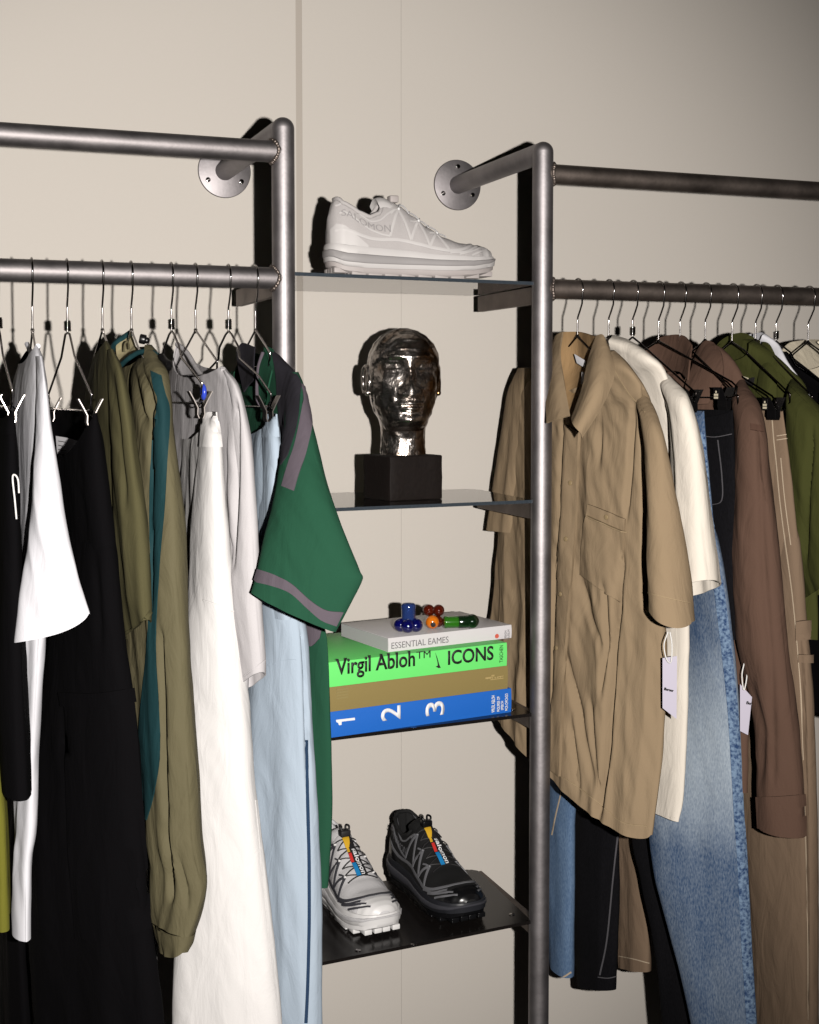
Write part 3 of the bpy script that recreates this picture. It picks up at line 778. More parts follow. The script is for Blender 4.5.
decal([b], [[(151, 371), (161, 376)], [(154, 388), (165, 394)], [(158, 403), (169, 410)], [(152, 440), (168, 445)], [(150, 500), (165, 505)], [(150, 560), (160, 563)], [(148, 640), (156, 642)], [(142, 700), (159, 704)], [(139, 752), (160, 755)], [(143, 790), (154, 795)], [(144, 818), (147, 820)]], 'teal_stripe', M['teal'], g, nv=60, label='teal stripe')
cord('collar', [(119, 367, 2.08), (111, 358, 2.13), (115, 345, 2.17), (131, 333, 2.16)], .0055, M['teal'], g, label='teal collar')
cord('collar', [(119, 367, 2.075), (128, 359, 2.05), (140, 352, 2.03), (152, 352, 2.01), (163, 359, 1.985)], .004, M['teal'], g, label='teal collar')
sheet('lining', [[(116, 346, 2.165), (124, 340, 2.165), (132, 336, 2.15)], [(117, 356, 2.14), (126, 350, 2.14), (135, 345, 2.12)], [(120, 366, 2.1), (129, 359, 2.1), (138, 353, 2.08)]], M['cream_lining'], g, label='cream lining')
cord('neck_loop', [(124, 352, 2.12), (125, 344, 2.12), (128, 342, 2.12), (129, 349, 2.11)], .0016, M['olive_nylon'], g)
bm = bmesh.new(); q0 = P(142, 338.5, 2.04)
add_cyl(bm, q0 + Vector((-.004, 0, 0)), q0 + Vector((.006, -.002, -.002)), .0075, 16, .002); add_ball(bm, q0 + Vector((.006, -.006, -.003)), .005, n=10)
obj('cord_lock', bm, M['black_plastic'], g)
cord('cord_lock', [(161, 356, 1.975), (165, 361, 1.965), (169, 364, 1.955), (168, 369, 1.95)], .0052, M['black_plastic'], g, sm=4)

g = garment(H['L5'], 'trousers', 'white twill trousers hanging from clips beside the olive jacket', 'trousers')
a = tube('waist', [(412, 217, 1.925, 176, 2.3, .014), (440, 220, 1.92, 173, 2.31, .04), (500, 224, 1.915, 170, 2.33, .05), (570, 230, 1.907, 166, 2.33, .055), (640, 236, 1.905, 166, 2.33, .055)], M['white_twill'], g, seed=14, p=.85, top='rim', dipF=.14, fold=.008, lam=.03, creases=[([(420, 204), (480, 203), (560, 200)], .004, 3)])
b = tube('leg', [(436, 220, 1.918, 201, 1.985, .03), (460, 222, 1.915, 198, 1.995, .04), (500, 225, 1.91, 194, 2.01, .05), (540, 229, 1.906, 191, 2.02, .055), (580, 233, 1.90, 190, 2.02, .06), (640, 243, 1.895, 187, 1.99, .065), (710, 253, 1.89, 184, 1.98, .065), (790, 259, 1.885, 180, 1.97, .065), (860, 267, 1.88, 177, 1.97, .065), (940, 276, 1.875, 173, 1.97, .065), (1030, 285, 1.87, 170, 1.97, .065), (1120, 291, 1.87, 170, 1.97, .065)], M['white_twill'], g, seed=15, p=.85, fold=.0032, lam=.07, nv=90)
tube('leg', [(530, 188, 2.14, 162, 2.34, .05), (800, 164, 2.14, 140, 2.35, .05), (1120, 150, 2.14, 124, 2.36, .05)], M['white_twill'], g, seed=16, p=.85)
decal([a, b], [[(203, 414), (216, 413)], [(202, 432), (219, 431)], [(201, 447), (221, 447)]], 'waistband', M['white_twill'], g, off=.003)
seam([b], [(203, 600), (215, 604), (235, 612)], 'knee_seam', M['white_twill'], g, 1.5)
seam([b], [(256, 800), (264, 880), (273, 970), (279, 1023)], 'side_seam', M['white_twill'], g, 2)

g = garment(H['L6'], 'tee_shirt', 'light grey melange tee shirt with a wide neck', 'shirt')
a = tube('body', [(366, 223, 1.955, 176, 2.25, .03, 343), (388, 238, 1.915, 166, 2.31, .045), (430, 246, 1.90, 161, 2.33, .05), (480, 250, 1.897, 158, 2.33, .055), (600, 250, 1.895, 156, 2.33, .055), (690, 247, 1.90, 155, 2.33, .055)], M['grey_jersey'], g, seed=17, dipF=.075, dipB=.05, fold=.005, top='rim')
b = tube('sleeve', [(370, 226, 1.94, 220, 1.99, .03), (388, 239, 1.905, 224, 1.985, .045), (430, 250, 1.888, 227, 1.965, .05), (480, 255, 1.88, 229, 1.95, .05), (530, 258, 1.876, 231, 1.94, .05), (600, 262, 1.872, 234, 1.935, .05), (650, 266, 1.87, 238, 1.93, .045), (672, 266, 1.87, 242, 1.925, .04, 688)], M['grey_jersey'], g, seed=18, fold=.006, lam=.035, creases=[([(410, 236), (480, 236), (560, 232)], .012, 2.5)])
seam([b], [(244, 676), (255, 668), (265, 660)], 'sleeve_hem', M['grey_jersey'], g, 1.2)
cord('neckband', [(177, 344, 2.25), (187, 353, 2.2), (199, 372, 2.11), (212, 383, 2.02), (221, 376, 1.96), (223, 368, 1.95)], .0042, M['grey_jersey'], g)

g = garment(H['L7'], 'trousers', 'pale blue cotton trousers with a navy piped side seam', 'trousers')
a = tube('waist', [(414, 277, 1.92, 238, 2.3, .014), (440, 279, 1.915, 236, 2.31, .04), (480, 282, 1.91, 233, 2.33, .055), (540, 285, 1.902, 231, 2.33, .055), (620, 292, 1.9, 230, 2.33, .055)], M['blue_cotton'], g, seed=19, p=.85, top='rim', dipF=.12, fold=.006, creases=[([(420, 262), (480, 262), (560, 260)], .004, 2.5)])
b = tube('leg', [(438, 279, 1.912, 263, 1.975, .03), (470, 282, 1.91, 261, 1.985, .04), (510, 286, 1.908, 256, 2.02, .045), (560, 291, 1.91, 251, 2.05, .05), (600, 300, 1.905, 249, 2.03, .055), (640, 308, 1.90, 248, 2.02, .055), (700, 312, 1.895, 247, 2.01, .055), (800, 318, 1.89, 247, 2.0, .055), (900, 322, 1.888, 250, 1.99, .055), (1030, 323, 1.886, 256, 1.985, .055), (1120, 324, 1.886, 258, 1.985, .055)], M['blue_cotton'], g, seed=20, p=.85, fold=.005, lam=.05, nv=90, creases=[([(620, 303), (700, 306), (780, 307)], .006, 2)])
tube('leg', [(510, 252, 2.12, 228, 2.34, .05), (1120, 250, 2.1, 215, 2.36, .06)], M['blue_cotton'], g, seed=21, p=.85)
seam([b], [(306.5, 740), (307.5, 800), (309, 860), (309, 930), (307.5, 990), (306, 1023)], 'navy_piping', M['navy'], g, 3.2, label='navy piping')
seam([b], [(268, 665), (285, 661), (296, 660)], 'knee_seam', M['blue_cotton'], g, 1.6)
decal([a], [[(264, 418), (276, 416)], [(264, 438), (278, 437)]], 'waistband', M['blue_cotton'], g, off=.003)

g = garment(H['L8'], 'football_shirt', 'green short sleeved shirt with grey stripes, hanging beside the left post', 'shirt')
a = tube('body', [(347, 269, 2.05, 241, 2.2, .04), (362, 283, 1.995, 236, 2.27, .045), (378, 297, 1.95, 232, 2.31, .05), (430, 301, 1.93, 240, 2.2, .045), (520, 304, 1.925, 252, 2.08, .04), (610, 321, 1.92, 258, 2.07, .035), (650, 330, 1.918, 262, 2.07, .035), (770, 332, 1.915, 264, 2.07, .035), (830, 331, 1.915, 264, 2.07, .035), (888, 328, 1.918, 262, 2.08, .035)], M['green_jersey'], g, seed=22, dipF=.09, dipB=.02, fold=.005, nv=90, top='rim')
b = tube('sleeve', [(372, 298, 1.94, 284, 2.01, .04), (392, 306, 1.905, 285, 1.985, .055), (430, 315, 1.86, 284, 1.93, .06), (480, 331, 1.82, 274, 1.89, .06), (540, 351, 1.785, 261, 1.86, .055), (572, 363, 1.77, 254, 1.85, .05, 575), (580, 365, 1.768, 252, 1.848, .05, 583), (606, 352, 1.775, 250, 1.846, .045, 589), (632, 338, 1.785, 249, 1.845, .04, 592)], M['green_jersey'], g, seed=23, fold=.003, fold0=.6, sag=.0, nv=80)
tube('back_panel', [(400, 270, 2.13, 232, 2.33, .035), (520, 266, 2.12, 228, 2.34, .035), (700, 266, 2.12, 226, 2.34, .035), (885, 264, 2.12, 226, 2.34, .035)], M['green_jersey'], g, seed=25)
decal([b], [[(258, 569), (275, 575), (292, 584), (310, 600), (326, 610), (343, 612)], [(254, 582), (272, 586), (290, 593), (307, 608), (321, 620), (336, 626)]], 'sleeve_band', M['mauve_grey'], g, nu=30, nv=6, label='grey sleeve band')
decal([a, b], [[(301, 384), (308, 390)], [(303, 400), (312, 418)], [(296, 440), (307, 450)], [(288, 465), (299, 474)], [(282, 486), (294, 491)]], 'shoulder_stripe', M['mauve_grey'], g, label='grey shoulder stripe')
decal([a, b], [[(271, 351), (279, 356)], [(276, 372), (299, 379)], [(278, 400), (300, 398)], [(280, 430), (297, 425)], [(281, 465), (288, 455)]], 'shoulder_panel', M['charcoal'], g, label='charcoal shoulder panel')
sheet('collar', [[(237, 350, 2.2), (243, 343, 2.19), (255, 347, 2.13)], [(238, 365, 2.19), (246, 360, 2.16), (254, 362, 2.11)], [(244, 392, 2.13), (249, 385, 2.11), (254, 380, 2.08)]], M['charcoal'], g, label='charcoal collar')
sheet('collar', [[(262, 354, 2.06), (267, 347, 2.05), (273, 349, 2.03)], [(258, 368, 2.06), (264, 364, 2.04), (274, 362, 2.01)], [(257, 388, 2.05), (263, 385, 2.03), (270, 380, 2.0)], [(258, 405, 2.04), (262, 406, 2.02), (265, 404, 2.0)]], M['green_jersey'], g)
cord('collar_trim', [(263, 352, 2.05), (258.5, 368, 2.055), (257, 388, 2.045), (258, 407, 2.03)], .003, M['mauve_grey'], g)
tube('sleeve', [(372, 244, 2.27, 232, 2.33, .04), (420, 240, 2.27, 218, 2.36, .06), (560, 236, 2.27, 205, 2.38, .065)], M['green_jersey'], g, seed=24)
decal([a], [[(303, 622), (314, 622), (323, 624)], [(306, 642), (312, 646), (320, 638)]], 'sleeve_lining', M['mauve_grey'], g, off=.003, nv=8)

# ------------------------------------------------------------------ clothes on the right rack
g = garment(H['R1'], 'overshirt', 'khaki short sleeved button shirt facing the shelves', 'shirt')
a = tube('body', [(352, 612, 2.04, 558, 2.24, .06), (368, 630, 1.99, 532, 2.38, .07), (390, 645, 1.98, 515, 2.43, .08), (420, 652, 1.99, 509, 2.45, .085), (520, 655, 1.985, 501, 2.46, .09), (640, 666, 1.965, 493, 2.46, .095), (720, 665, 1.96, 486, 2.46, .095, 636), (780, 661, 1.955, 481, 2.46, .095, 664), (835, 653, 1.955, 478, 2.46, .085, 686)], M['khaki'], g, seed=31, dipF=.12, dipB=.01, fold=.008, lam=.05, lamz=.5, nv=170, nu=420, fine=.003, sag=.034,
         creases=[([(420, 563), (500, 559), (600, 554), (700, 551)], .010, 2.4), ([(400, 645), (500, 647), (600, 645)], .03, 3), ([(410, 633), (460, 630), (512, 626)], .012, 2.6), ([(596, 618), (660, 612), (740, 607), (812, 598)], .022, 3.2), ([(420, 599), (460, 598)], .010, 2.8), ([(575, 580), (610, 588), (650, 600)], .008, 3), ([(650, 564), (720, 580), (790, 592)], .010, 3.2), ([(560, 622), (610, 617)], .012, 2.4), ([(590, 604), (640, 606), (690, 600)], .010, 2.2), ([(720, 570), (790, 578)], .009, 2.2), ([(700, 590), (800, 596)], .009, 2)])
b = tube('sleeve', [(386, 640, 2.02, 637, 2.03, .01), (406, 652, 1.955, 639, 2.0, .045), (425, 659, 1.91, 643, 1.962, .055), (450, 665, 1.89, 646, 1.95, .065), (500, 675, 1.875, 648, 1.93, .065), (570, 690, 1.858, 647, 1.92, .075), (622, 699, 1.848, 645, 1.91, .085, 606)], M['khaki'], g, seed=32, fold=.004, sag=.012)
f = tube('sleeve', [(368, 536, 2.31, 520, 2.45, .04), (390, 540, 2.33, 511, 2.47, .06), (430, 540, 2.33, 503, 2.48, .065), (480, 538, 2.34, 495, 2.485, .07), (534, 534, 2.35, 487, 2.49, .07, 530)], M['khaki'], g, seed=33, fold=.006, lam=.035)
plk = decal([a], [[(566, 424), (581, 432)], [(563, 470), (579, 474)], [(561, 520), (577, 524)], [(557, 570), (573, 574)], [(555, 620), (569, 624)], [(553, 700), (564, 705)], [(553, 770), (561, 776)]], 'placket', M['khaki'], g, off=.006, nv=60)
pk = decal([a], [[(589, 504), (607, 511), (626, 519)], [(584, 540), (603, 551), (623, 560)], [(582, 574), (600, 588), (619, 602)]], 'chest_pocket', M['khaki'], g, off=.005, nu=20, nv=24)
seam([a, pk], [(588, 516), (606, 524), (625, 532)], 'pocket_stitching', M['khaki_stitch'], g, 1.0, off=.0065)
for x, y in ((571, 483), (566.5, 539), (561, 594), (557, 648), (607, 517)): button([a, pk, plk], x, y, M['button'], g, .0045)
seam([b], [(646, 592), (668, 598), (690, 603)], 'sleeve_hem', M['khaki_stitch'], g, 0.9)
seam([a], [(553, 772), (575, 785), (600, 804), (622, 822), (647, 826)], 'shirt_hem', M['khaki_stitch'], g, 0.9)
seam([a, b], [(612, 366), (628, 392), (645, 412)], 'yoke_seam', M['khaki_stitch'], g, 0.9)
sheet('collar', [[(596, 336, 2.06), (603, 338, 2.05), (609, 346, 2.03)], [(588, 362, 2.05), (601, 362, 2.01), (615, 371, 1.995)], [(583, 386, 2.03), (596, 388, 1.985), (608, 394, 1.98)], [(576, 407, 2.03), (587, 410, 1.985), (597, 415, 1.98)], [(572, 417, 2.03), (577, 428, 1.99), (582, 438, 1.985)]], M['khaki'], g, th=.003, puff=.006)
sheet('collar', [[(563, 332, 2.2), (558, 337, 2.22), (553, 345, 2.24)], [(560, 354, 2.16), (555, 358, 2.18), (547, 364, 2.22)], [(564, 380, 2.11), (556, 385, 2.12), (546, 392, 2.16)], [(570, 416, 2.06), (560, 420, 2.06), (547, 423, 2.09)]], M['khaki'], g, th=.003, puff=.004)
sheet('collar_back', [[(563, 332, 2.205), (580, 332, 2.16), (597, 337, 2.06)], [(561, 356, 2.2), (578, 358, 2.17), (594, 360, 2.1)], [(563, 384, 2.18), (575, 386, 2.15), (588, 388, 2.08)], [(568, 416, 2.12), (573, 418, 2.1), (579, 420, 2.06)]], M['khaki_in'], g, th=.003)
sheet('neck_label', [[(574.5, 354, 2.145), (586, 361, 2.11)], [(577, 363, 2.14), (585, 368, 2.11)]], M['label_white'], g, th=.001, nu=3, nv=3, label='white neck label')
sheet('neck_label', [[(582, 372, 2.1), (584.5, 373, 2.09)], [(581, 384, 2.09), (584, 383, 2.08)]], M['label_white'], g, th=.001, nu=3, nv=3, label='white neck label')
cord('label_print', [(578, 360, 2.137), (582.5, 362.5, 2.122)], .0012, M['ink'], g, n=5, sm=2)

def hang_tag(label, corners, string, words, wrow, nm='hang_tag'):
    t = thing(nm, label, 'tag', P(*corners[0][0]), group='swing tags on the right rack clothes')
    sheet('card', corners, M['card'], t, th=.0008, nu=6, nv=8)
    cord('string', string, .0011, M['cord_white'], t, sm=8)
    (ax, ay), (bx, by), Y = wrow
    A = P(ax, ay, Y); B = P(bx, by, Y); d = (B - A); up = Vector((0, 0, 1)); up = (up - d.normalized() * up.dot(d.normalized())).normalized()
    n = d.normalized().cross(up)
    m4 = Matrix((d.normalized(), up, n)).transposed().to_4x4(); m4.translation = A + n * .001
    text_obj(words, d.length, m4, M['ink'], t, world=True, bold=.02)
    return t
hang_tag('pale swing tag dangling below the sleeve of the khaki shirt',
         [[(662.5, 658, 1.925), (677, 656, 1.915)], [(662.5, 708, 1.925), (676.5, 719, 1.915)]],
         [(668, 632, 1.92), (664, 645, 1.92), (666.5, 659, 1.914), (671, 662, 1.914), (672, 645, 1.917), (670, 632, 1.92)], 'Berner', ((664, 690), (673, 692), 1.915))

g = garment(H['R2'], 'overshirt', 'off white shirt tucked behind the khaki shirt', 'shirt')
a = tube('body', [(340, 612, 2.08, 596, 2.2, .04), (347, 634, 2.03, 586, 2.28, .05), (358, 651, 1.985, 577, 2.34, .055), (380, 668, 1.98, 572, 2.39, .055), (450, 677, 1.995, 568, 2.41, .05), (600, 688, 2.0, 566, 2.42, .05), (680, 687, 2.0, 564, 2.42, .05), (790, 684, 1.995, 560, 2.42, .05), (822, 679, 1.995, 560, 2.42, .045, 764)], M['white_shirt'], g, seed=34, dipF=.02, fold=.006, nv=90)
b = tube('sleeve', [(368, 661, 2.03, 658, 2.04, .01), (388, 679, 1.94, 663, 2.0, .05), (405, 689, 1.90, 668, 1.99, .065), (450, 700, 1.882, 673, 1.985, .07), (520, 708, 1.868, 676, 1.98, .075), (580, 716, 1.86, 676, 1.975, .075, 597)], M['white_shirt'], g, seed=35, fold=.005, creases=[([(420, 666), (460, 667)], .006, 2)])
seam([a, b], [(652, 815), (675, 818)], 'shirt_hem', M['white_shirt'], g, 1.2)
sheet('collar', [[(598, 341, 2.2), (606, 338, 2.16), (615, 341, 2.1)], [(600, 350, 2.18), (609, 352, 2.13), (620, 350, 2.07)], [(604, 362, 2.15), (612, 366, 2.1), (622, 362, 2.04)]], M['white_shirt'], g, th=.003)

g = garment(H['R3'], 'jeans', 'washed blue jeans with a pale thigh and puckered side seam', 'jeans')
a = tube('waist', [(411, 704, 1.965, 588, 2.33, .014), (440, 706, 1.96, 584, 2.34, .035), (520, 713, 1.985, 578, 2.4, .04), (640, 722, 2.02, 575, 2.41, .035)], M['denim'], g, seed=36, p=.85, top='rim', dipF=.1, fold=.004)
b = tube('leg', [(540, 716, 1.97, 672, 2.19, .045), (600, 727, 1.965, 664, 2.18, .05), (700, 738, 1.955, 655, 2.16, .055), (800, 744, 1.945, 648, 2.13, .055), (840, 746, 1.942, 647, 2.11, .055), (900, 750, 1.938, 655, 2.09, .055), (960, 753, 1.935, 671, 2.06, .05), (1030, 758, 1.932, 689, 2.03, .05), (1120, 762, 1.93, 705, 2.02, .05)], M['denim'], g, seed=37, p=.85, fold=.004, lam=.07, nv=90)
f = tube('leg', [(540, 640, 2.17, 576, 2.36, .04), (700, 602, 2.2, 556, 2.37, .04), (790, 577, 2.25, 546, 2.37, .04), (900, 574, 2.26, 545, 2.37, .04), (978, 572, 2.27, 551, 2.36, .04)], M['denim_plain'], g, seed=38, fold=.003)
decal([a, b], [[(700, 432), (704, 432)], [(705, 500), (710, 500)], [(711, 560), (718, 560)], [(716, 600), (725, 600)], [(727, 700), (736, 700)], [(733, 800), (742, 800)], [(737, 860), (746, 860)], [(741, 940), (750, 940)], [(746, 1023), (755, 1023)]], 'side_seam', M['denim_seam'], g, off=.003, nv=120, nu=4, label='dark puckered seam')
seam([f], [(552, 974), (562, 977), (571, 972)], 'frayed_hem', M['taupe_stitch'], g, 1.6, nv=20, label='frayed pale hem edge')
seam([f], [(562, 790), (556, 815), (552, 835)], 'inner_seam', M['taupe_stitch'], g, .9, nv=20)

g = garment(H['R4'], 'jeans', 'black denim jeans between the blue jeans and the brown overshirt', 'jeans')
a = tube('waist', [(410, 733, 1.965, 612, 2.33, .014), (440, 734, 1.96, 608, 2.34, .035), (520, 737, 1.955, 604, 2.36, .045), (640, 738, 1.96, 602, 2.36, .045)], M['denim_black'], g, seed=39, p=.85, top='rim', dipF=.06, fold=.004)
b = tube('leg', [(540, 737, 1.985, 690, 2.22, .035), (700, 739, 2.02, 662, 2.22, .04), (840, 738, 2.03, 632, 2.21, .045), (900, 736, 2.03, 639, 2.19, .045), (960, 733, 2.03, 653, 2.17, .045), (1030, 730, 2.03, 662, 2.15, .045), (1120, 726, 2.03, 668, 2.14, .045)], M['denim_black'], g, seed=40, p=.85, fold=.004)
f = tube('leg', [(540, 672, 2.19, 600, 2.36, .04), (700, 640, 2.21, 584, 2.37, .045), (800, 621, 2.23, 572, 2.38, .045), (900, 620, 2.235, 572, 2.38, .045), (990, 616, 2.24, 577, 2.37, .045, 985)], M['denim_black'], g, seed=41, fold=.004)
seam([a], [(703, 436), (716, 437), (732, 434)], 'waistband_seam', M['denim_stitch'], g, .8, nv=16)
seam([a], [(718, 440), (722, 475), (722, 500), (712, 505)], 'pocket_seam', M['denim_stitch'], g, .8, nv=24)
seam([f], [(618, 830), (613, 880), (607, 940), (600, 975)], 'inner_seam', M['denim_stitch'], g, 1.4, nv=30)
seam([f], [(598, 977), (608, 978), (617, 976)], 'leg_hem', M['denim_stitch'], g, .8, nv=12)

g = garment(H['R5'], 'overshirt', 'brown canvas overshirt with long sleeve hanging past the taupe trousers', 'shirt')
a = tube('body', [(343, 714, 2.12, 664, 2.24, .045), (352, 727, 2.08, 644, 2.3, .055), (372, 741, 2.05, 624, 2.35, .06), (400, 750, 2.03, 615, 2.37, .06), (450, 753, 2.0, 611, 2.38, .06), (600, 750, 1.98, 608, 2.37, .06), (793, 747, 1.945, 602, 2.37, .06)], M['brown'], g, seed=42, dipF=.08, dipB=.01, fold=.006, top='rim')
b = tube('sleeve', [(378, 743, 2.05, 740, 2.06, .01), (400, 756, 1.96, 735, 2.03, .055), (430, 763, 1.915, 737, 2.0, .06), (480, 768, 1.895, 737, 1.995, .065), (540, 777, 1.886, 734, 1.99, .07), (600, 784, 1.878, 733, 1.985, .07), (650, 789, 1.873, 736, 1.98, .07), (690, 793, 1.87, 747, 1.97, .065), (740, 799, 1.866, 757, 1.955, .06), (790, 804, 1.862, 757, 1.95, .06), (838, 805, 1.86, 758, 1.95, .06)], M['brown'], g, seed=43, fold=.006, lam=.05, nv=90, creases=[([(420, 760), (520, 762), (700, 772), (780, 773)], .005, 4), ([(690, 752), (730, 762), (780, 760)], .007, 4)])
decal([b], [[(757, 797), (780, 796), (804, 794)], [(758, 816), (781, 816), (805, 814)], [(759, 837), (781, 837), (805, 836)]], 'cuff', M['brown'], g, off=.003)
decal([b], [[(751, 424), (762, 426)], [(751, 430), (763, 432)]], 'sleeve_loop', M['brown_dark'], g, off=.003, nv=4)
sheet('collar', [[(643, 352, 2.24), (660, 338, 2.22), (682, 335, 2.15), (692, 345, 2.1)], [(645, 364, 2.23), (662, 352, 2.2), (681, 352, 2.14), (690, 362, 2.08)], [(655, 380, 2.2), (667, 372, 2.17), (680, 372, 2.12), (688, 380, 2.07)]], M['brown'], g, th=.003)
sheet('collar', [[(697, 352, 2.15), (706, 343, 2.14), (714, 343, 2.12)], [(692, 368, 2.13), (708, 360, 2.1), (722, 356, 2.07)], [(686, 384, 2.12), (704, 386, 2.08), (722, 384, 2.05)], [(684, 400, 2.11), (697, 405, 2.08), (708, 404, 2.06)]], M['brown'], g, th=.003, puff=.004)
hang_tag('pale swing tag half hidden behind the brown sleeve',
         [[(740, 684, 1.94), (752, 697, 1.93)], [(740, 731, 1.94), (748, 735, 1.933)]],
         [(745, 660, 1.935), (742, 675, 1.935), (744, 690, 1.93), (747, 675, 1.933), (746, 660, 1.935)], 'Ber', ((746, 704), (751, 705), 1.93))

g = garment(H['R6'], 'work_trousers', 'taupe canvas work trousers with pale stitching and hammer loop', 'trousers')
a = tube('waist', [(411, 783, 1.965, 640, 2.33, .014), (440, 787, 1.96, 636, 2.34, .03), (520, 796, 1.945, 630, 2.36, .045), (640, 806, 1.94, 628, 2.36, .045)], M['taupe'], g, seed=44, p=.85, top='rim', dipF=.06, fold=.004)
b = tube('leg', [(540, 798, 1.943, 748, 2.13, .045), (640, 807, 1.935, 742, 2.12, .055), (700, 812, 1.928, 741, 2.11, .06), (800, 816, 1.922, 741, 2.1, .06), (900, 817, 1.92, 744, 2.1, .06), (1030, 817, 1.92, 750, 2.1, .06), (1120, 817, 1.92, 752, 2.1, .06)], M['taupe'], g, seed=45, p=.85, fold=.004, lam=.08, nv=80, creases=[([(640, 803), (800, 806), (1020, 808)], .006, 1.6)])
f = tube('leg', [(540, 700, 2.2, 632, 2.37, .04), (700, 672, 2.22, 618, 2.38, .045), (835, 651, 2.25, 610, 2.39, .045), (972, 650, 2.25, 619, 2.38, .045, 964)], M['taupe'], g, seed=46, fold=.003)
seam([f], [(619, 956), (634, 959), (649, 963)], 'leg_hem', M['taupe_stitch'], g, .9, nv=14)
for ln in ([(772, 415), (774, 440), (776, 458)], [(777, 436), (789, 434)], [(777, 440), (790, 438)], [(776, 458), (780, 500), (785, 540), (793, 600), (800, 680), (803, 760)], [(781, 458), (785, 500), (791, 545)], [(804, 800), (807, 900), (808, 1020)]):
    seam([a, b], ln, 'stitching', M['taupe_stitch'], g, .8, nv=24)
decal([a, b], [[(797, 621), (805, 620), (813, 622)], [(797, 630), (805, 630), (813, 631)], [(797, 640), (805, 639), (812, 640)]], 'hammer_loop', M['taupe'], g, off=.008)
decal([a, b], [[(799, 654), (812, 655)], [(799, 662), (812, 663)]], 'hammer_loop', M['taupe'], g, off=.006, nv=6)

g = garment(H['R7'], 'overshirt', 'moss green canvas overshirt with a dark neck label', 'shirt')
a = tube('body', [(343, 752, 2.13, 716, 2.24, .05), (356, 774, 2.09, 700, 2.31, .06), (372, 792, 2.05, 688, 2.36, .065), (400, 810, 2.02, 682, 2.38, .065), (500, 816, 1.98, 678, 2.37, .065), (640, 818, 1.94, 676, 2.37, .065)], M['green_canvas'], g, seed=47, dipF=.05, dipB=.01, fold=.006, top='rim')
b = tube('sleeve', [(376, 794, 2.06, 791, 2.07, .01), (402, 818, 1.95, 788, 2.01, .06), (440, 834, 1.895, 790, 2.0, .07), (500, 845, 1.88, 794, 1.99, .075), (560, 853, 1.872, 800, 1.985, .075), (575, 855, 1.87, 808, 1.98, .07, 597)], M['green_canvas'], g, seed=48, fold=.007, lam=.035, creases=[([(430, 812), (500, 806), (560, 804)], .01, 3)])
seam([a, b], [(778, 372), (795, 390), (817, 412)], 'yoke_seam', M['green_canvas'], g, 1.4)
sheet('collar', [[(711, 356, 2.26), (722, 340, 2.24), (742, 333, 2.2), (760, 341, 2.15)], [(713, 368, 2.24), (727, 358, 2.22), (744, 356, 2.17), (761, 366, 2.12)], [(722, 384, 2.22), (735, 386, 2.18), (748, 388, 2.14), (760, 392, 2.1)], [(735, 392, 2.18), (745, 396, 2.15), (754, 399, 2.12), (762, 401, 2.09)]], M['green_canvas'], g, th=.003)
sheet('collar', [[(763, 342, 2.14), (770, 346, 2.12), (777, 358, 2.09)], [(760, 366, 2.11), (769, 372, 2.08), (777, 380, 2.06)], [(757, 392, 2.09), (767, 399, 2.06), (777, 404, 2.04)]], M['green_canvas'], g, th=.003, puff=.004)
sheet('neck_label', [[(737, 370, 2.165), (746, 373, 2.145), (755, 376, 2.12)], [(737, 379, 2.165), (745, 383, 2.145), (753, 386, 2.12)]], M['ink'], g, th=.001, nu=4, nv=3, label='black neck label')
cord('label_print', [(742, 376.5, 2.146), (748, 378.5, 2.13)], .0016, M['mark_gold'], g, n=5, sm=2)

g = garment(H['R8'], 'tee_shirt', 'white tee shirt peeking out behind the green overshirt', 'shirt')
tube('body', [(335, 764, 2.17, 742, 2.25, .03), (344, 778, 2.15, 728, 2.3, .03), (362, 788, 2.12, 716, 2.36, .035), (392, 808, 2.09, 708, 2.38, .035), (440, 825, 2.06, 704, 2.39, .04), (588, 828, 2.04, 700, 2.39, .04)], M['white_tee'], g, seed=49, dipF=.03, fold=.004)
g = garment(H['R9'], 'jersey_top', 'black top between the white and the cream tee shirt', 'shirt')
tube('body', [(352, 786, 2.17, 762, 2.26, .03), (364, 800, 2.14, 748, 2.31, .035), (380, 820, 2.11, 736, 2.37, .04), (400, 842, 2.08, 728, 2.39, .04), (480, 850, 2.05, 724, 2.4, .04), (720, 850, 2.04, 720, 2.4, .04)], M['black_cotton'], g, seed=50, dipF=.02, fold=.004)
g = garment(H['R10'], 'tee_shirt', 'cream tee shirt at the right picture edge', 'shirt')
tube('body', [(342, 818, 2.15, 786, 2.28, .03), (350, 836, 2.13, 778, 2.32, .03), (366, 856, 2.12, 768, 2.38, .035), (400, 874, 2.1, 760, 2.4, .035), (480, 880, 2.09, 756, 2.41, .035), (700, 880, 2.09, 752, 2.41, .035)], M['cream_tee'], g, seed=51, dipF=.10, dipB=.01, fold=.004, top='rim')

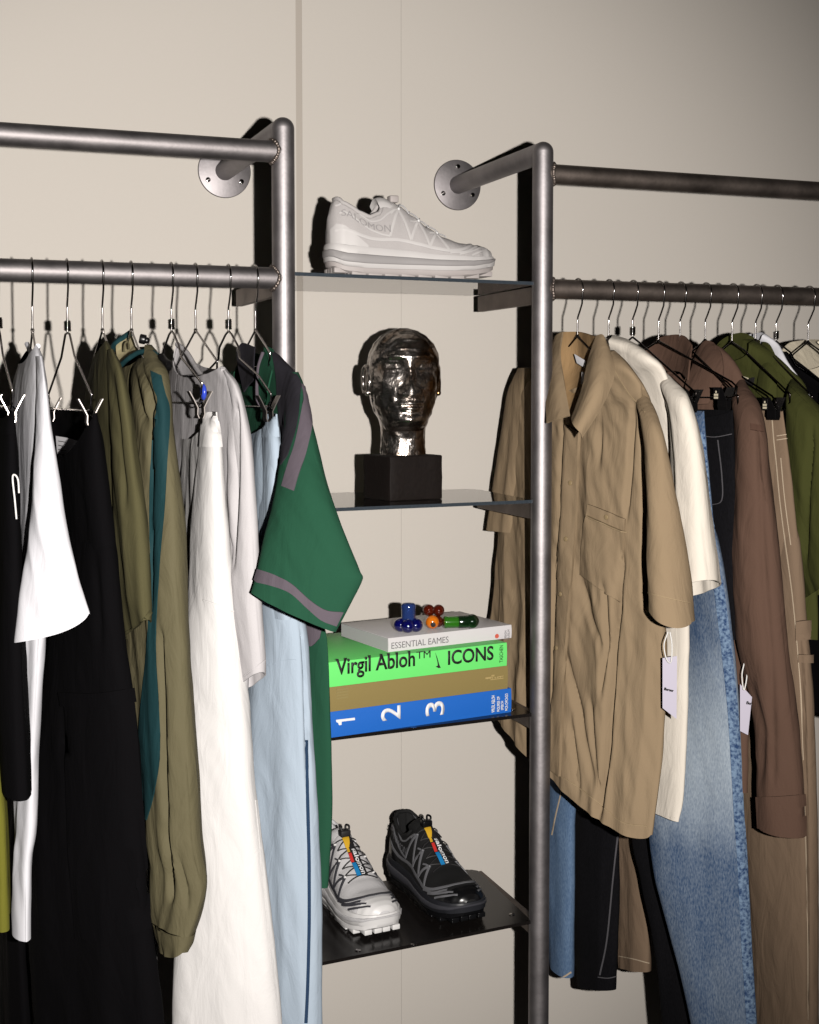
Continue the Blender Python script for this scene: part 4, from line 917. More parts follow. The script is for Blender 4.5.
# ------------------------------------------------------------------ books
def frame_from(pL, pR, z):
    d = Vector((pR.x - pL.x, pR.y - pL.y, 0)); L = d.length
    return Vector((pL.x, pL.y, z)), math.atan2(d.y, d.x), L
def book(name, label, org, yaw, L, H, D, cover, pages, soft=False):
    t = thing(name, label, 'book', org, yaw, group='books stacked on the black shelf')
    th = 0.0008 if soft else 0.0026
    ov = 0.0 if soft else 0.003
    bm = bmesh.new()
    add_box(bm, (0, 0, 0), (L, D, th), 0.0006)
    add_box(bm, (0, 0, H - th), (L, D, H), 0.0006)
    # spine, very slightly rounded
    n = 10; prof = []
    for i in range(n + 1):
        z = H * i / n; prof.append((-0.0012 * math.sin(PI * i / n), z))
    A = [[bm.verts.new((x, y, z)) for y, z in prof] for x in (0, L)]
    B = [[bm.verts.new((x, th + 0.001, z)) for y, z in prof] for x in (0, L)]
    for i in range(n):
        bm.faces.new((A[0][i], A[1][i], A[1][i + 1], A[0][i + 1])); bm.faces.new((B[0][i], B[0][i + 1], B[1][i + 1], B[1][i]))
        for k in (0, 1): bm.faces.new((A[k][i], A[k][i + 1], B[k][i + 1], B[k][i]))
    obj('cover', bm, cover, t, world=False)
    bm = bmesh.new(); add_box(bm, (ov, th + 0.001, th), (L - ov, D - ov, H - th))
    obj('page_block', bm, pages, t, world=False, smooth=False)
    return t
M['paper'] = plain('page_edges', (216, 210, 200), 0.85, bump=0.3, bscale=500, var=0.05)
M['paper_grey'] = plain('page_edges_grey', (196, 196, 196), 0.8, bump=0.2, bscale=500, var=0.04)
M['book_blue'] = plain('blue_cloth', (16, 100, 196), 0.6, bump=0.25, bscale=900, var=0.12)
M['book_brown'] = plain('ochre_cloth', (140, 122, 72), 0.8, bump=0.3, bscale=900, var=0.12)
M['book_green'] = plain('bright_green_cover', (112, 232, 118), 0.5, var=0.02)
M['book_white'] = plain('white_cover', (218, 214, 216), 0.35, var=0.01)
M['ink_white'] = plain('white_print', (236, 236, 238), 0.6)
M['ink_grey'] = plain('grey_print', (120, 118, 120), 0.6)
M['ink_red'] = plain('red_print', (214, 96, 78), 0.6)
M['ink_tan'] = plain('tan_foil_print', (178, 156, 104), 0.5)
S3 = SHELF_Z[2]
pL, pR = PZ(324, 738.8, S3), PZ(511, 712, S3)
oB, yB, LB = frame_from(pL, pR, S3); YB = pR.y
zb1 = P(511, 688, YB).z; zb2 = P(508, 665.3, YB).z; zb3 = P(507, 642.2, YB).z
yw = Matrix.Rotation(yB, 4, 'Z')
def on_spine(px, py, org, yaw):
    """pixel -> local (x, z) on the front plane of a book"""
    n = Vector((math.sin(yaw), -math.cos(yaw), 0)); d = ray(px, py)
    q = CAM + d * ((org - CAM).dot(n) / d.dot(n)); v = q - org
    return v.x * math.cos(yaw) + v.y * math.sin(yaw), v.z
FRONT = Matrix(((1, 0, 0, 0), (0, 0, -1, 0), (0, 1, 0, 0), (0, 0, 0, 1)))       # xy text -> xz plane facing -y
def spine_text(t, s, px0, px1, pyc, hpx, mat, bold=0.0, turn=False, name='title', org=None, yaw=None):
    if not turn:
        x0, zc = on_spine(px0, pyc, org, yaw); x1, _ = on_spine(px1, pyc, org, yaw); _, za = on_spine(px0, pyc - hpx / 2, org, yaw); _, zb = on_spine(px0, pyc + hpx / 2, org, yaw)
        m4 = Matrix.Translation((x0, -0.0016, zb)) @ FRONT
        return text_obj(s, x1 - x0, m4, mat, t, name=name, height=za - zb, bold=bold)
    # reading upwards: px0..px1 is the glyph height span, hpx the length of the word
    x0, zc = on_spine(px0, pyc, org, yaw); x1, _ = on_spine(px1, pyc, org, yaw); _, zt = on_spine(px0, pyc - hpx / 2, org, yaw); _, zb = on_spine(px0, pyc + hpx / 2, org, yaw)
    m4 = Matrix.Translation((x1, -0.0016, zb)) @ FRONT @ Matrix.Rotation(PI / 2, 4, 'Z')
    return text_obj(s, zt - zb, m4, mat, t, name=name, height=x1 - x0, bold=bold)

b1 = book('art_book', 'blue clothbound book with white numerals 1 2 3 at the bottom of the stack', oB, yB, LB, zb1 - S3 - .0004, .235, M['book_blue'], M['paper'])
kw = dict(org=oB, yaw=yB)
mk = bmesh.new()
vs = [mk.verts.new((x, -.0014, z)) for x, z in [on_spine(a, b, **kw) for a, b in ((335.6, 719.6), (354.3, 717.4), (354.5, 719.8), (341.2, 721.4), (341.0, 724.6), (338.6, 725.0), (337.6, 722.6), (335.8, 721.8))]]
f = mk.faces.new(vs); r = bmesh.ops.extrude_face_region(mk, geom=[f])
for v in r['geom']:
    if isinstance(v, bmesh.types.BMVert): v.co.y -= .0006
obj('numeral', mk, M['ink_white'], b1, world=False, smooth=False)
spine_text(b1, '2', 380.5, 400, 714.5, 14, M['ink_white'], .012, True, 'numeral', **kw)
spine_text(b1, '3', 425, 444, 709.8, 14, M['ink_white'], .012, True, 'numeral', **kw)
for s, a, b, y, l in (('VIRGIL ABLOH', 491, 494.5, 704, 17), ('FIGURES OF', 496.5, 499.5, 704, 15), ('SPEECH', 500.5, 503, 705.5, 9), ('MCA CHICAGO', 504.5, 507.5, 702, 17)):
    spine_text(b1, s, a, b, y, l, M['ink_white'], .02, True, 'small_print', **kw)

c0, s0 = math.cos(yB), math.sin(yB)
def shifted(org, dx, z): return Vector((org.x + dx * c0, org.y + dx * s0, z))
oN = shifted(oB, .004, zb1)
b2 = book('art_book', 'ochre clothbound book with faint gilt marks between the blue and the green book', oN, yB, LB - .012, zb2 - zb1 - .0004, .232, M['book_brown'], M['paper'])
kw = dict(org=oN, yaw=yB)
mk = bmesh.new()
for (ax, ay, bx, by) in ((485, 679, 491, 676.5), (490, 680, 503, 677.5), (491, 676.5, 494, 674.5), (497, 677, 503, 675.5)):
    x0, z0 = on_spine(ax, ay, **kw); x1, z1 = on_spine(bx, by, **kw)
    add_box(mk, (min(x0, x1), -.0017, min(z0, z1)), (max(x0, x1), -.001, max(z0, z1)))
for k in range(6):
    x0, z0 = on_spine(487 + 2.6 * k, 678.4 - .3 * k, **kw); add_ball(mk, (x0, -.0012, z0), .0016, n=8)
obj('gilt_mark', mk, M['ink_tan'], b2, world=False)
mk = bmesh.new()
x0, z0 = on_spine(336, 699, **kw); x1, z1 = on_spine(348, 686, **kw)
for k in range(4):
    zz = z0 + (z1 - z0) * k / 4; add_box(mk, (x0, -.0015, zz), (x1, -.001, zz + (z1 - z0) * .14))
obj('faded_print', mk, plain('faded_print', (142, 126, 78), .8), b2, world=False)

oG = shifted(oB, .002, zb2)
b3 = book('art_book', 'bright green book lettered in black in the middle of the stack', oG, yB, LB - .012, zb3 - zb2 - .0004, .24, M['book_green'], M['paper'])
kw = dict(org=oG, yaw=yB)
spine_text(b3, 'Virgil Abloh\u2122', 335.5, 429.5, 664.6, 20, M['ink'], .012, **kw) if False else None
def spine_line(t, s, a, b, name, mat, bold, org, yaw, hscale=1.0):
    """text whose baseline runs from pixel a to pixel b on the spine"""
    x0, z0 = on_spine(a[0], a[1], org, yaw); x1, z1 = on_spine(b[0], b[1], org, yaw)
    bm = text_bm(s, 1.0, bold)
    xs = [v.co.x for v in bm.verts]; sx = (x1 - x0) / (max(xs) - min(xs)); mn = min(xs)
    for v in bm.verts: v.co = Vector(((v.co.x - mn) * sx, v.co.y * sx * hscale, 0))
    r = bmesh.ops.extrude_face_region(bm, geom=list(bm.faces))
    for v in r['geom']:
        if isinstance(v, bmesh.types.BMVert): v.co.z += .0004
    bmesh.ops.transform(bm, matrix=Matrix.Translation((x0, -.0016, (z0 + z1) / 2)) @ FRONT, verts=bm.verts)
    return obj(name, bm, mat, t, world=False, smooth=False)
spine_line(b3, 'Virgil Abloh', (335.5, 675.2), (414.5, 664.8), 'title', M['ink'], .019, hscale=1.2, **kw)
spine_line(b3, 'TM', (416.0, 659.0), (430.0, 657.2), 'title', M['ink'], .0, hscale=.85, **kw)
spine_line(b3, 'ICONS', (447.5, 665.2), (493, 658.4), 'title', M['ink'], .019, hscale=1.08, **kw)
spine_text(b3, 'TASCHEN', 499, 502.5, 654, 17, M['ink'], .0, True, 'small_print', **kw)
mk = bmesh.new()
pts = [on_spine(x, y, **kw) for x, y in ((434.8, 652.5), (437, 658), (438.6, 664), (440.2, 667.6), (438, 668), (435.2, 666.4), (437.3, 665.4), (437, 662), (436, 657.5))]
vs = [mk.verts.new((x, -.0016, z)) for x, z in pts]; f = mk.faces.new(vs)
r = bmesh.ops.extrude_face_region(mk, geom=[f])
for v in r['geom']:
    if isinstance(v, bmesh.types.BMVert): v.co.y -= .0004
obj('curved_tick', mk, M['ink'], b3, world=False, smooth=False)

pA, pBk = PZ(388, 652.2, zb3), PZ(515, 640.2, zb3)
oW, yW, LW = frame_from(pA, pBk, zb3); yW += math.radians(5.0)
zw = P(515, 627, pBk.y).z
b4 = book('paperback', 'white paperback lying askew on top of the stack under the glass stoppers', oW, yW, LW * 1.025, zw - zb3, .176, M['book_white'], M['paper_grey'], soft=True)
kw = dict(org=oW, yaw=yW)
spine_line(b4, 'ESSENTIAL EAMES', (391, 648.3), (448, 642.7), 'title', M['ink_grey'], -.004, hscale=1.05, **kw)
x0, z0 = on_spine(496.5, 636, **kw)
mk = bmesh.new(); add_cyl(mk, (x0, -.0018, z0), (x0, -.001, z0), .0042, 20); obj('round_mark', mk, M['ink_red'], b4, world=False)
for s, a, b, y, l in (('DESIGN', 504, 506, 635, 9), ('MUSEUM', 507, 509, 634.5, 10)): spine_text(b4, s, a, b, y, l, M['ink_grey'], .0, True, 'small_print', **kw)

# ------------------------------------------------------------------ coloured glass pieces on the paperback
def glassy(name, col, rough=0.06, tr=0.35):
    m, n, l, b = base_mat(name)
    b.inputs['Base Color'].default_value = lin(col); b.inputs['Roughness'].default_value = rough
    b.inputs['Transmission Weight'].default_value = tr; b.inputs['Coat Weight'].default_value = 0.5; b.inputs['IOR'].default_value = 1.5
    return m
M['g_blue'] = glassy('cobalt_glass', (14, 16, 96)); M['g_blue2'] = glassy('pale_cobalt_glass', (44, 66, 128), .1)
M['g_green'] = glassy('green_glass', (20, 44, 22)); M['g_green2'] = glassy('bright_green_glass', (54, 128, 30), .15)
M['g_orange'] = glassy('orange_glass', (226, 120, 22), .15, .1); M['g_red'] = glassy('dark_red_glass', (92, 26, 10), .05)
def lathe(bm, prof, n=32, mat=None):
    rings = []
    for r, z in prof: rings.append([bm.verts.new((r * math.cos(2 * PI * k / n), r * math.sin(2 * PI * k / n), z)) for k in range(n)])
    for A, B in zip(rings, rings[1:]):
        for k in range(n): bm.faces.new((A[k], A[(k + 1) % n], B[(k + 1) % n], B[k]))
    bm.faces.new(rings[0][::-1]); bm.faces.new(rings[-1])
    if mat is not None: bmesh.ops.transform(bm, matrix=mat, verts=bm.verts)
zt_ = zw + .0003
q = PZ(408.5, 631.5, zt_)
t = thing('glass_stopper', 'cobalt blue glass piece standing with its neck up on the paperback', 'ornament', q, 0, group='coloured glass pieces on the books')
bm = bmesh.new()
for k in range(5):
    a = 2 * PI * k / 5 + .5
    add_ball(bm, (.0145 * math.cos(a), .0145 * math.sin(a), .0125), .0125, n=20)
add_ball(bm, (0, 0, .0155), .014, n=20)
obj('body', bm, M['g_blue'], t, world=False)
bm = bmesh.new(); lathe(bm, [(.0125, .018), (.0125, .040), (.0132, .044), (.0132, .048), (.0105, .0515), (.004, .0525)]); obj('neck', bm, M['g_blue2'], t, world=False)
q = PZ(433, 627.5, zt_)
t = thing('glass_cluster', 'cluster of dark red glass beads around one orange bead, middle of the three glass pieces', 'ornament', q, 0, group='coloured glass pieces on the books')
bm = bmesh.new(); add_ball(bm, (-.006, -.012, .0125), .0125, n=24); o = obj('orange_bead', bm, M['g_orange'], t, world=False)
bm = bmesh.new(); add_cyl(bm, (-.0095, -.0243, .0095), (-.0085, -.0225, .010), .0048, 18, .0006); obj('bead_hole', bm, M['ink'], o, world=False)
for dx, dy, dz in ((.0085, -.002, .011), (.004, .013, .011), (-.006, .006, .0315), (.0125, .004, .0305)):
    bm = bmesh.new(); add_ball(bm, (dx, dy, dz), .0108, n=24); obj('red_bead', bm, M['g_red'], t, world=False)
q = PZ(461, 629.2, zt_)
t = thing('glass_stopper', 'green glass piece lying on its side on the paperback', 'ornament', q, math.radians(-10), group='coloured glass pieces on the books')
RX = Matrix.Translation((0, 0, .0137)) @ Matrix.Rotation(PI / 2, 4, 'Y')
bm = bmesh.new(); lathe(bm, [(.009, -.032), (.0112, -.030), (.0112, -.0262), (.0104, -.0255), (.0108, -.022), (.0108, -.006)], mat=RX); obj('neck', bm, M['g_green2'], t, world=False)
bm = bmesh.new(); lathe(bm, [(.0104, -.007), (.0118, -.004), (.0118, .012)], mat=RX); add_ball(bm, (.020, 0, .0137), .0135, n=24); obj('body', bm, M['g_green'], t, world=False)

# ------------------------------------------------------------------ head sculpture
def gauss(x, m, s): return math.exp(-((x - m) / s) ** 2)
RF = [(-.06, .043), (-.02, .041), (-.004, .046), (.006, .066), (.016, .073), (.03, .0725), (.045, .073), (.065, .074), (.09, .072), (.115, .070), (.134, .076), (.15, .072), (.167, .058), (.18, .041), (.187, .025), (.191, .006)]
RS = [(-.06, .045), (-.02, .042), (.0, .043), (.015, .047), (.03, .054), (.05, .060), (.08, .065), (.11, .066), (.14, .064), (.16, .056), (.175, .043), (.185, .026), (.191, .006)]
RB = [(-.06, .046), (-.02, .046), (.0, .048), (.03, .054), (.06, .066), (.10, .080), (.13, .083), (.15, .077), (.167, .064), (.18, .045), (.187, .027), (.191, .006)]
def head_r(th, z):
    f, s_, b_ = interp(RF, z), interp(RS, z), interp(RB, z)
    c, s = math.cos(th), math.sin(th)
    fr = f if c > 0 else b_
    r = 1 / math.sqrt((c / fr) ** 2 + (s / s_) ** 2)
    a = (th + PI) % (2 * PI) - PI
    # nose
    zz = z
    if .056 < zz < .135:
        h = (zz - .064) / .068
        amp = .019 * max(0, 1 - h) ** .8 if h > 0 else .019 * max(0, 1 + h * 7)
        wd = .10 + .10 * max(0, 1 - abs(zz - .067) / .02)
        r += amp * gauss(a, 0, wd)
        r += .005 * gauss(abs(a), .20, .07) * gauss(zz, .066, .007)
    for sgn in (-1, 1):
        d = a - sgn * .42
        r -= .0085 * gauss(d, 0, .19) * gauss(z, .120, .013)
        r += .0062 * gauss(d, 0, .13) * gauss(z, .118, .008)
        r += .0022 * gauss(d, 0, .17) * gauss(z, .1255, .0024) + .0018 * gauss(d, 0, .16) * gauss(z, .1105, .0024)
        r += .0045 * gauss(a - sgn * .40, 0, .26) * gauss(z, .1365 - .006 * abs(d), .005)
        r += .0045 * gauss(a - sgn * .72, 0, .22) * gauss(z, .088, .018)
        r -= .003 * gauss(a - sgn * .62, 0, .18) * gauss(z, .045, .014)
        r -= .0025 * gauss(a - sgn * .33, 0, .06) * gauss(z, .058, .014)
    r += .0052 * gauss(a, 0, .27) * gauss(z, .0485, .0042) + .0058 * gauss(a, 0, .22) * gauss(z, .0385, .0048)
    r -= .0045 * gauss(a, 0, .30) * gauss(z, .0435, .0018) + .003 * gauss(a, 0, .2) * gauss(z, .030, .004)
    r -= .0016 * gauss(a, 0, .05) * gauss(z, .056, .005)
    r += .004 * gauss(a, 0, .25) * gauss(z, .016, .010)
    # hair cap, brushed back behind a hairline
    hl = .166 - .070 * (1 - math.cos(min(abs(a), 1.35) * 1.15)) if abs(a) < 1.2 else .088 - .06 * min(1, (abs(a) - 1.2) / .5)
    k = 1 / (1 + math.exp(-(z - hl) / .0022))
    r += .0026 * k + .0012 * k * 0.5 * math.sin(abs(a) * 13 + 3 * math.sin(z * 40))
    r += .0011 * noise.noise(Vector((math.cos(th) * 3.2, math.sin(th) * 3.2, z * 62))) + .0005 * noise.noise(Vector((math.cos(th) * 9, math.sin(th) * 9, z * 150 + 4)))
    return max(r, .003)
c3 = PZ(390, 501.5, SHELF_Z[1])
yawb = math.radians(9)
bw, bd = .109, .104
bh = P(390, 456.5, c3.y).z - SHELF_Z[1]
cen = Vector((c3.x, c3.y, 0)) + Vector((math.cos(yawb), math.sin(yawb), 0)) * bw / 2 + Vector((-math.sin(yawb), math.cos(yawb), 0)) * bd / 2
m, n_, l_, b_ = base_mat('lustre_glaze')
b_.inputs['Metallic'].default_value = 1.0; b_.inputs['Roughness'].default_value = 0.27
tc = n_.new('ShaderNodeTexCoord'); nz = n_.new('ShaderNodeTexNoise'); nz.inputs['Scale'].default_value = 26; nz.inputs['Detail'].default_value = 6
l_.new(tc.outputs['Object'], nz.inputs['Vector'])
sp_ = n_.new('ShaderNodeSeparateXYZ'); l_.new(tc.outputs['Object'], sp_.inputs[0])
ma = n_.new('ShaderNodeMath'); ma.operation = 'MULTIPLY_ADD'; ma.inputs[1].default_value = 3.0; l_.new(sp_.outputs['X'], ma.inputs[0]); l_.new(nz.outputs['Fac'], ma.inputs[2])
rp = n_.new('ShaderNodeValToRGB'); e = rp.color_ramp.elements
e[0].position = .40; e[0].color = (.34, .31, .29, 1); e[1].position = .68; e[1].color = (.12, .062, .026, 1)  # bright silver left to brown right: the room's reflections painted into the glaze colour
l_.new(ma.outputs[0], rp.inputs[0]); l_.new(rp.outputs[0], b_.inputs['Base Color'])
nb = n_.new('ShaderNodeTexNoise'); nb.inputs['Scale'].default_value = 48; nb.inputs['Detail'].default_value = 3; l_.new(tc.outputs['Object'], nb.inputs['Vector'])
bp = n_.new('ShaderNodeBump'); bp.inputs['Strength'].default_value = .75; bp.inputs['Distance'].default_value = .006; l_.new(nb.outputs['Fac'], bp.inputs['Height']); l_.new(bp.outputs['Normal'], b_.inputs['Normal'])
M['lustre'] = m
M['plinth'] = plain('dark_stone', (24, 18, 16), .7, spec=.08, bump=.5, bscale=120, var=.35)
t = thing('head_sculpture', 'shiny dark metallic head of a person on a rough black block', 'sculpture', (cen.x, cen.y, SHELF_Z[1]), yawb)
bm = bmesh.new(); add_box(bm, (-bw / 2, -bd / 2, 0), (bw / 2, bd / 2, bh), .0025)
bmesh.ops.subdivide_edges(bm, edges=bm.edges, cuts=5, use_grid_fill=True)
for v in bm.verts:
    v.co += Vector((noise.noise(v.co * 40), noise.noise(v.co * 40 + Vector((5, 0, 0))), noise.noise(v.co * 40 + Vector((0, 7, 0))) * .5)) * .0016
    v.co.z = max(0, v.co.z)
obj('plinth', bm, M['plinth'], t, world=False)
NT, NZ = 150, 190
bm = bmesh.new(); rings = []
tilt = Matrix.Rotation(math.radians(4), 4, 'X') @ Matrix.Rotation(math.radians(3), 4, 'Y')
ztop = P(403, 328, cen.y).z - SHELF_Z[1] - bh
SC = ztop / .241
hw_ = P(403.5, 400, cen.y + .004); hv = Vector((hw_.x - cen.x, hw_.y - cen.y)); hx = hv.x * math.cos(yawb) + hv.y * math.sin(yawb); HY = 0.0
HR = Matrix.Rotation(math.radians(-19), 3, 'Z')
for i in range(NZ + 1):
    z = -.052 + (.191 + .052) * (1 - (1 - i / NZ) ** 1.25)
    R_ = []
    for k in range(NT):
        th = 2 * PI * k / NT; r = head_r(th, z)
        p = Vector((r * math.sin(th), -r * math.cos(th) + (.010 if z > 0 else .010 - .0), z))
        if z < 0.02: p.y += .006 * (1 - max(0, z) / .02)
        p = tilt @ p if False else p
        p = HR @ p
        R_.append(bm.verts.new(Vector((hx + p.x * SC, p.y * SC, bh + (p.z + .05) * SC))))
    rings.append(R_)
for A, B in zip(rings, rings[1:]):
    for k in range(NT): bm.faces.new((A[k], A[(k + 1) % NT], B[(k + 1) % NT], B[k]))
bm.faces.new(rings[0][::-1]); bm.faces.new(rings[-1])
n_body = set(bm.verts)
for sgn in (-1, 1):     # ears
    e0 = Vector((sgn * .0645 * SC, .014 * SC, bh + (.05 + .092) * SC))
    path = []
    for k in range(15):
        a = math.radians(-70 + 300 * k / 14)
        path.append(e0 + Vector((sgn * (.006 + .004 * math.cos(a)) * SC, (.016 * math.cos(a) * (1 if a < PI else .9) + .006 + (.004 if math.sin(a) > 0 else 0)) * SC, 0.026 * math.sin(a) * SC)))
    sweep(bm, smooth_path(path, 4), .0042 * SC, 10)
    add_ball(bm, e0 + Vector((sgn * .002 * SC, .004 * SC, 0)), 1.0, .006 * SC, .0125 * SC, .023 * SC, n=16)
    add_ball(bm, e0 + Vector((sgn * .004 * SC, .001 * SC, -.024 * SC)), .0062 * SC, n=12)
for v in bm.verts:
    if v not in n_body:
        v.co = HR @ v.co; v.co.x += hx
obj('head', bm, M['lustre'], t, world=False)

# ------------------------------------------------------------------ running shoes
HW = [(0, 0.010), (.02, .0215), (.06, .0285), (.14, .0325), (.25, .0325), (.4, .0335), (.55, .0395), (.68, .0445), (.78, .0445), (.87, .040), (.94, .031), (.98, .021), (1, .010)]
ZB = [(0, .010), (.08, .002), (.2, 0), (.68, 0), (.82, .002), (.93, .007), (1, .014)]
ZM = [(0, .050), (.1, .046), (.25, .044), (.4, .042), (.6, .037), (.8, .036), (.93, .038), (1, .040)]
ZT = [(0, .090), (.03, .116), (.075, .126), (.11, .124), (.16, .114), (.22, .107), (.28, .109), (.33, .117), (.37, .120), (.42, .114), (.5, .099), (.58, .083), (.68, .068), (.78, .060), (.88, .058), (.94, .055), (.98, .051), (1, .044)]
W0 = [(.035, 0), (.07, .40), (.12, .46), (.22, .46), (.28, .38), (.335, 0)]
def make_shoe(name, label, loc, yaw, L, col, scale=(1, 1, 1)):
    t = thing(name, label, 'shoe', loc, yaw, group='trail running shoes on the shelves')
    t.scale = scale
    k_ = 1.0
    def Sf(x, w, off=0.0, raw=False):
        hw = interp(HW, x) * k_; zm = interp(ZM, x) * k_; zt = interp(ZT, x) * k_
        a = PI * (1 + w) / 2
        ca, sa = math.cos(a), math.sin(a)
        pw = .72 if x > .3 else .62
        y = -hw * spow(ca, pw) * (1.0 - .22 * sa ** 2 * (1 if x < .5 else .4))
        z = zm - .004 * k_ + (zt - zm + .004 * k_) * sa ** .85
        w0 = interp(W0, x)
        if raw and w0 > .02 and abs(w) < w0:
            f = min(1.0, (w0 - abs(w)) / w0 * 3.2)
            z = z * (1 - f) + (zm + .012 * k_) * f
        p = Vector((x * L, y, z))
        if off:
            e1 = Sf(min(1, x + .01), w) - Sf(max(0, x - .01), w); e2 = Sf(x, min(1, w + .02)) - Sf(x, max(-1, w - .02))
            n = e1.cross(e2)
            if n.length > 1e-12:
                n.normalize()
                c_ = Vector((x * L, 0, zm))
                if n.dot(p - c_) < 0: n = -n
                p = p + n * off
        return p
    def soleloop(n=72, grow=0.0, zf=None):
        pts = []
        for i in range(n):
            u = 2 * PI * i / n
            x = .5 - .5 * math.cos(u) if i <= n / 2 else .5 - .5 * math.cos(u)
            s = -1 if i <= n / 2 else 1
            hw = interp(HW, x) * k_ + grow
            if i == 0 or i == n // 2: hw = 0
            xx = x * L + grow * math.cos(u) * -1
            pts.append(Vector((xx, s * hw, zf(x) * k_)))
        return pts
    def sole(name_, levels, mat, lugs=False):
        bm = bmesh.new(); rings = []
        for g_, zf in levels: rings.append([bm.verts.new(p) for p in soleloop(72, g_ * k_, zf)])
        n = 72
        for A, B in zip(rings, rings[1:]):
            for k in range(n): bm.faces.new((A[k], A[(k + 1) % n], B[(k + 1) % n], B[k]))
        bm.faces.new(rings[0][::-1]); bm.faces.new(rings[-1])
        if lugs:
            for i in range(0, 10):
                x = .05 + .88 * i / 9
                for s in (-1, -.3, .3, 1):
                    hw = interp(HW, x) * k_ * .9; zb = interp(ZB, x) * k_
                    cx_, cy_ = x * L, s * (hw - .004)
                    add_box(bm, (cx_ - .0132, cy_ - .0065, zb), (cx_ + .0125, cy_ + .0065, zb + .008 * k_), .001)
        return obj(name_, bm, mat, t, world=False)
    sole('outsole', [(-.004, lambda x: interp(ZB, x) + .0022), (.0015, lambda x: interp(ZB, x) + .006), (.002, lambda x: interp(ZB, x) + .0125), (-.001, lambda x: interp(ZB, x) + .0135)], M[col['outsole']], True)
    sole('midsole', [(0.0, lambda x: interp(ZB, x) + .012), (.0035, lambda x: interp(ZB, x) * .6 + .017), (.0048, lambda x: .5 * interp(ZM, x) + .5 * (interp(ZB, x) + .016)), (.0028, lambda x: interp(ZM, x) - .012), (.0040, lambda x: interp(ZM, x) - .006), (.0022, lambda x: interp(ZM, x)), (-.004, lambda x: interp(ZM, x) + .001)], M[col['midsole']])
    sole('midsole_band', [(.0040, lambda x: interp(ZB, x) + .0195), (.0053, lambda x: interp(ZB, x) + .021), (.0053, lambda x: .45 * interp(ZM, x) + .55 * (interp(ZB, x) + .0205)), (.004, lambda x: .5 * interp(ZM, x) + .5 * (interp(ZB, x) + .021))], M[col['band']])
    NX, NW = 90, 64
    bm = bmesh.new(); G = []
    for i in range(NX + 1):
        x = (i / NX); x = .5 - .5 * math.cos(PI * x) if False else x
        G.append([bm.verts.new(Sf(x, -1 + 2 * j / NW, raw=True)) for j in range(NW + 1)])
    for i in range(NX):
        for j in range(NW): bm.faces.new((G[i][j], G[i + 1][j], G[i + 1][j + 1], G[i][j + 1]))
    bm.faces.new(G[0]); bm.faces.new(G[-1][::-1])
    bmesh.ops.remove_doubles(bm, verts=bm.verts, dist=1e-6)
    up = obj('upper', bm, M[col['upper']], t, world=False)
    def strip(bm, pts, wd, off, raise_=.0012):
        pts = [Vector((a, b, 0)) for a, b in pts]; P_ = []
        m = (len(pts) - 1) * 8
        P_ = [catmull(pts, i / 8) if len(pts) > 2 else pts[0].lerp(pts[1], i / m) for i in range(m + 1)]
        C_ = [Sf(min(1, max(0, q.x)), min(1, max(-1, q.y)), off) for q in P_]
        prev = None
        for i, q in enumerate(P_):
            d = (C_[min(m, i + 1)] - C_[max(0, i - 1)])
            nn = Sf(min(1, max(0, q.x)), min(1, max(-1, q.y)), off + .004) - C_[i]
            s = d.cross(nn)
            if s.length < 1e-9: continue
            s.normalize(); nn.normalize()
            a, b = C_[i] - s * wd / 2, C_[i] + s * wd / 2
            cur = [bm.verts.new(a - nn * .003), bm.verts.new(a + nn * raise_ * .6), bm.verts.new(C_[i] + nn * raise_), bm.verts.new(b + nn * raise_ * .6), bm.verts.new(b - nn * .003)]
            if prev:
                for j in range(4): bm.faces.new((prev[j], prev[j + 1], cur[j + 1], cur[j]))
            prev = cur
    for s in (1, -1):
        bm = bmesh.new()
        def st(pts, wd): strip(bm, [(x, w * s) for x, w in pts], wd * k_, .0006)
        st([(.02, -.80), (.18, -.86), (.36, -.88), (.55, -.86), (.70, -.82), (.79, -.62), (.845, -.32), (.86, 0.0)], .005)
        for ax, b0, b1 in ((.40, .33, .455), (.515, .455, .565), (.625, .565, .68)):
            st([(ax, -.36), (b0, -.84)], .0046); st([(ax, -.36), (b1, -.84)], .0046)
            st([(ax - .055, -.50), (ax, -.36)], .003)
        st([(.68, -.90), (.80, -.74), (.875, -.42)], .0034)
        st([(.74, -.90), (.84, -.70), (.92, -.40)], .0034)
        st([(.82, -.90), (.90, -.68), (.955, -.42)], .0034)
        st([(.045, -.56), (.15, -.66), (.26, -.78), (.33, -.84)], .003)
        st([(.03, -.36), (.15, -.50), (.25, -.58), (.36, -.44), (.40, -.36)], .003)
        obj('welded_overlay', bm, M[col['overlay']], up, world=False)
        for x in (.40, .515, .625):
            bm = bmesh.new(); add_ball(bm, Sf(x, -.35 * s, .0012), .0028 * k_, n=10)
            obj('lace_eyelet', bm, M[col['eyelet']], up, world=False)
    # rim of the ankle opening
    rim = []
    for i in range(41):
        x = .045 + (.33 - .045) * i / 40; rim.append(Sf(x, -interp(W0, x) - .02, .001))
    for i in range(40, -1, -1):
        x = .045 + (.33 - .045) * i / 40; rim.append(Sf(x, interp(W0, x) + .02, .001))
    bm = bmesh.new(); sweep(bm, rim, .0034 * k_, 10, closed=True); obj('collar', bm, M[col['upper']], t, world=False)
    # tongue rising out of the opening
    bm = bmesh.new(); rows = []
    for i in range(13):
        u = i / 12; row = []
        cxx = (.275 + .125 * u) * L; cz = (.137 - .022 * u - .014 * (1 - u) ** 3) * k_
        hwid = (.020 - .004 * u) * k_
        for j in range(11):
            v = -1 + 2 * j / 10
            row.append((Vector((cxx, hwid * v, cz - .010 * k_ * v * v)), Vector((cxx + .004, hwid * v, cz - .007 - .010 * k_ * v * v))))
        rows.append(row)
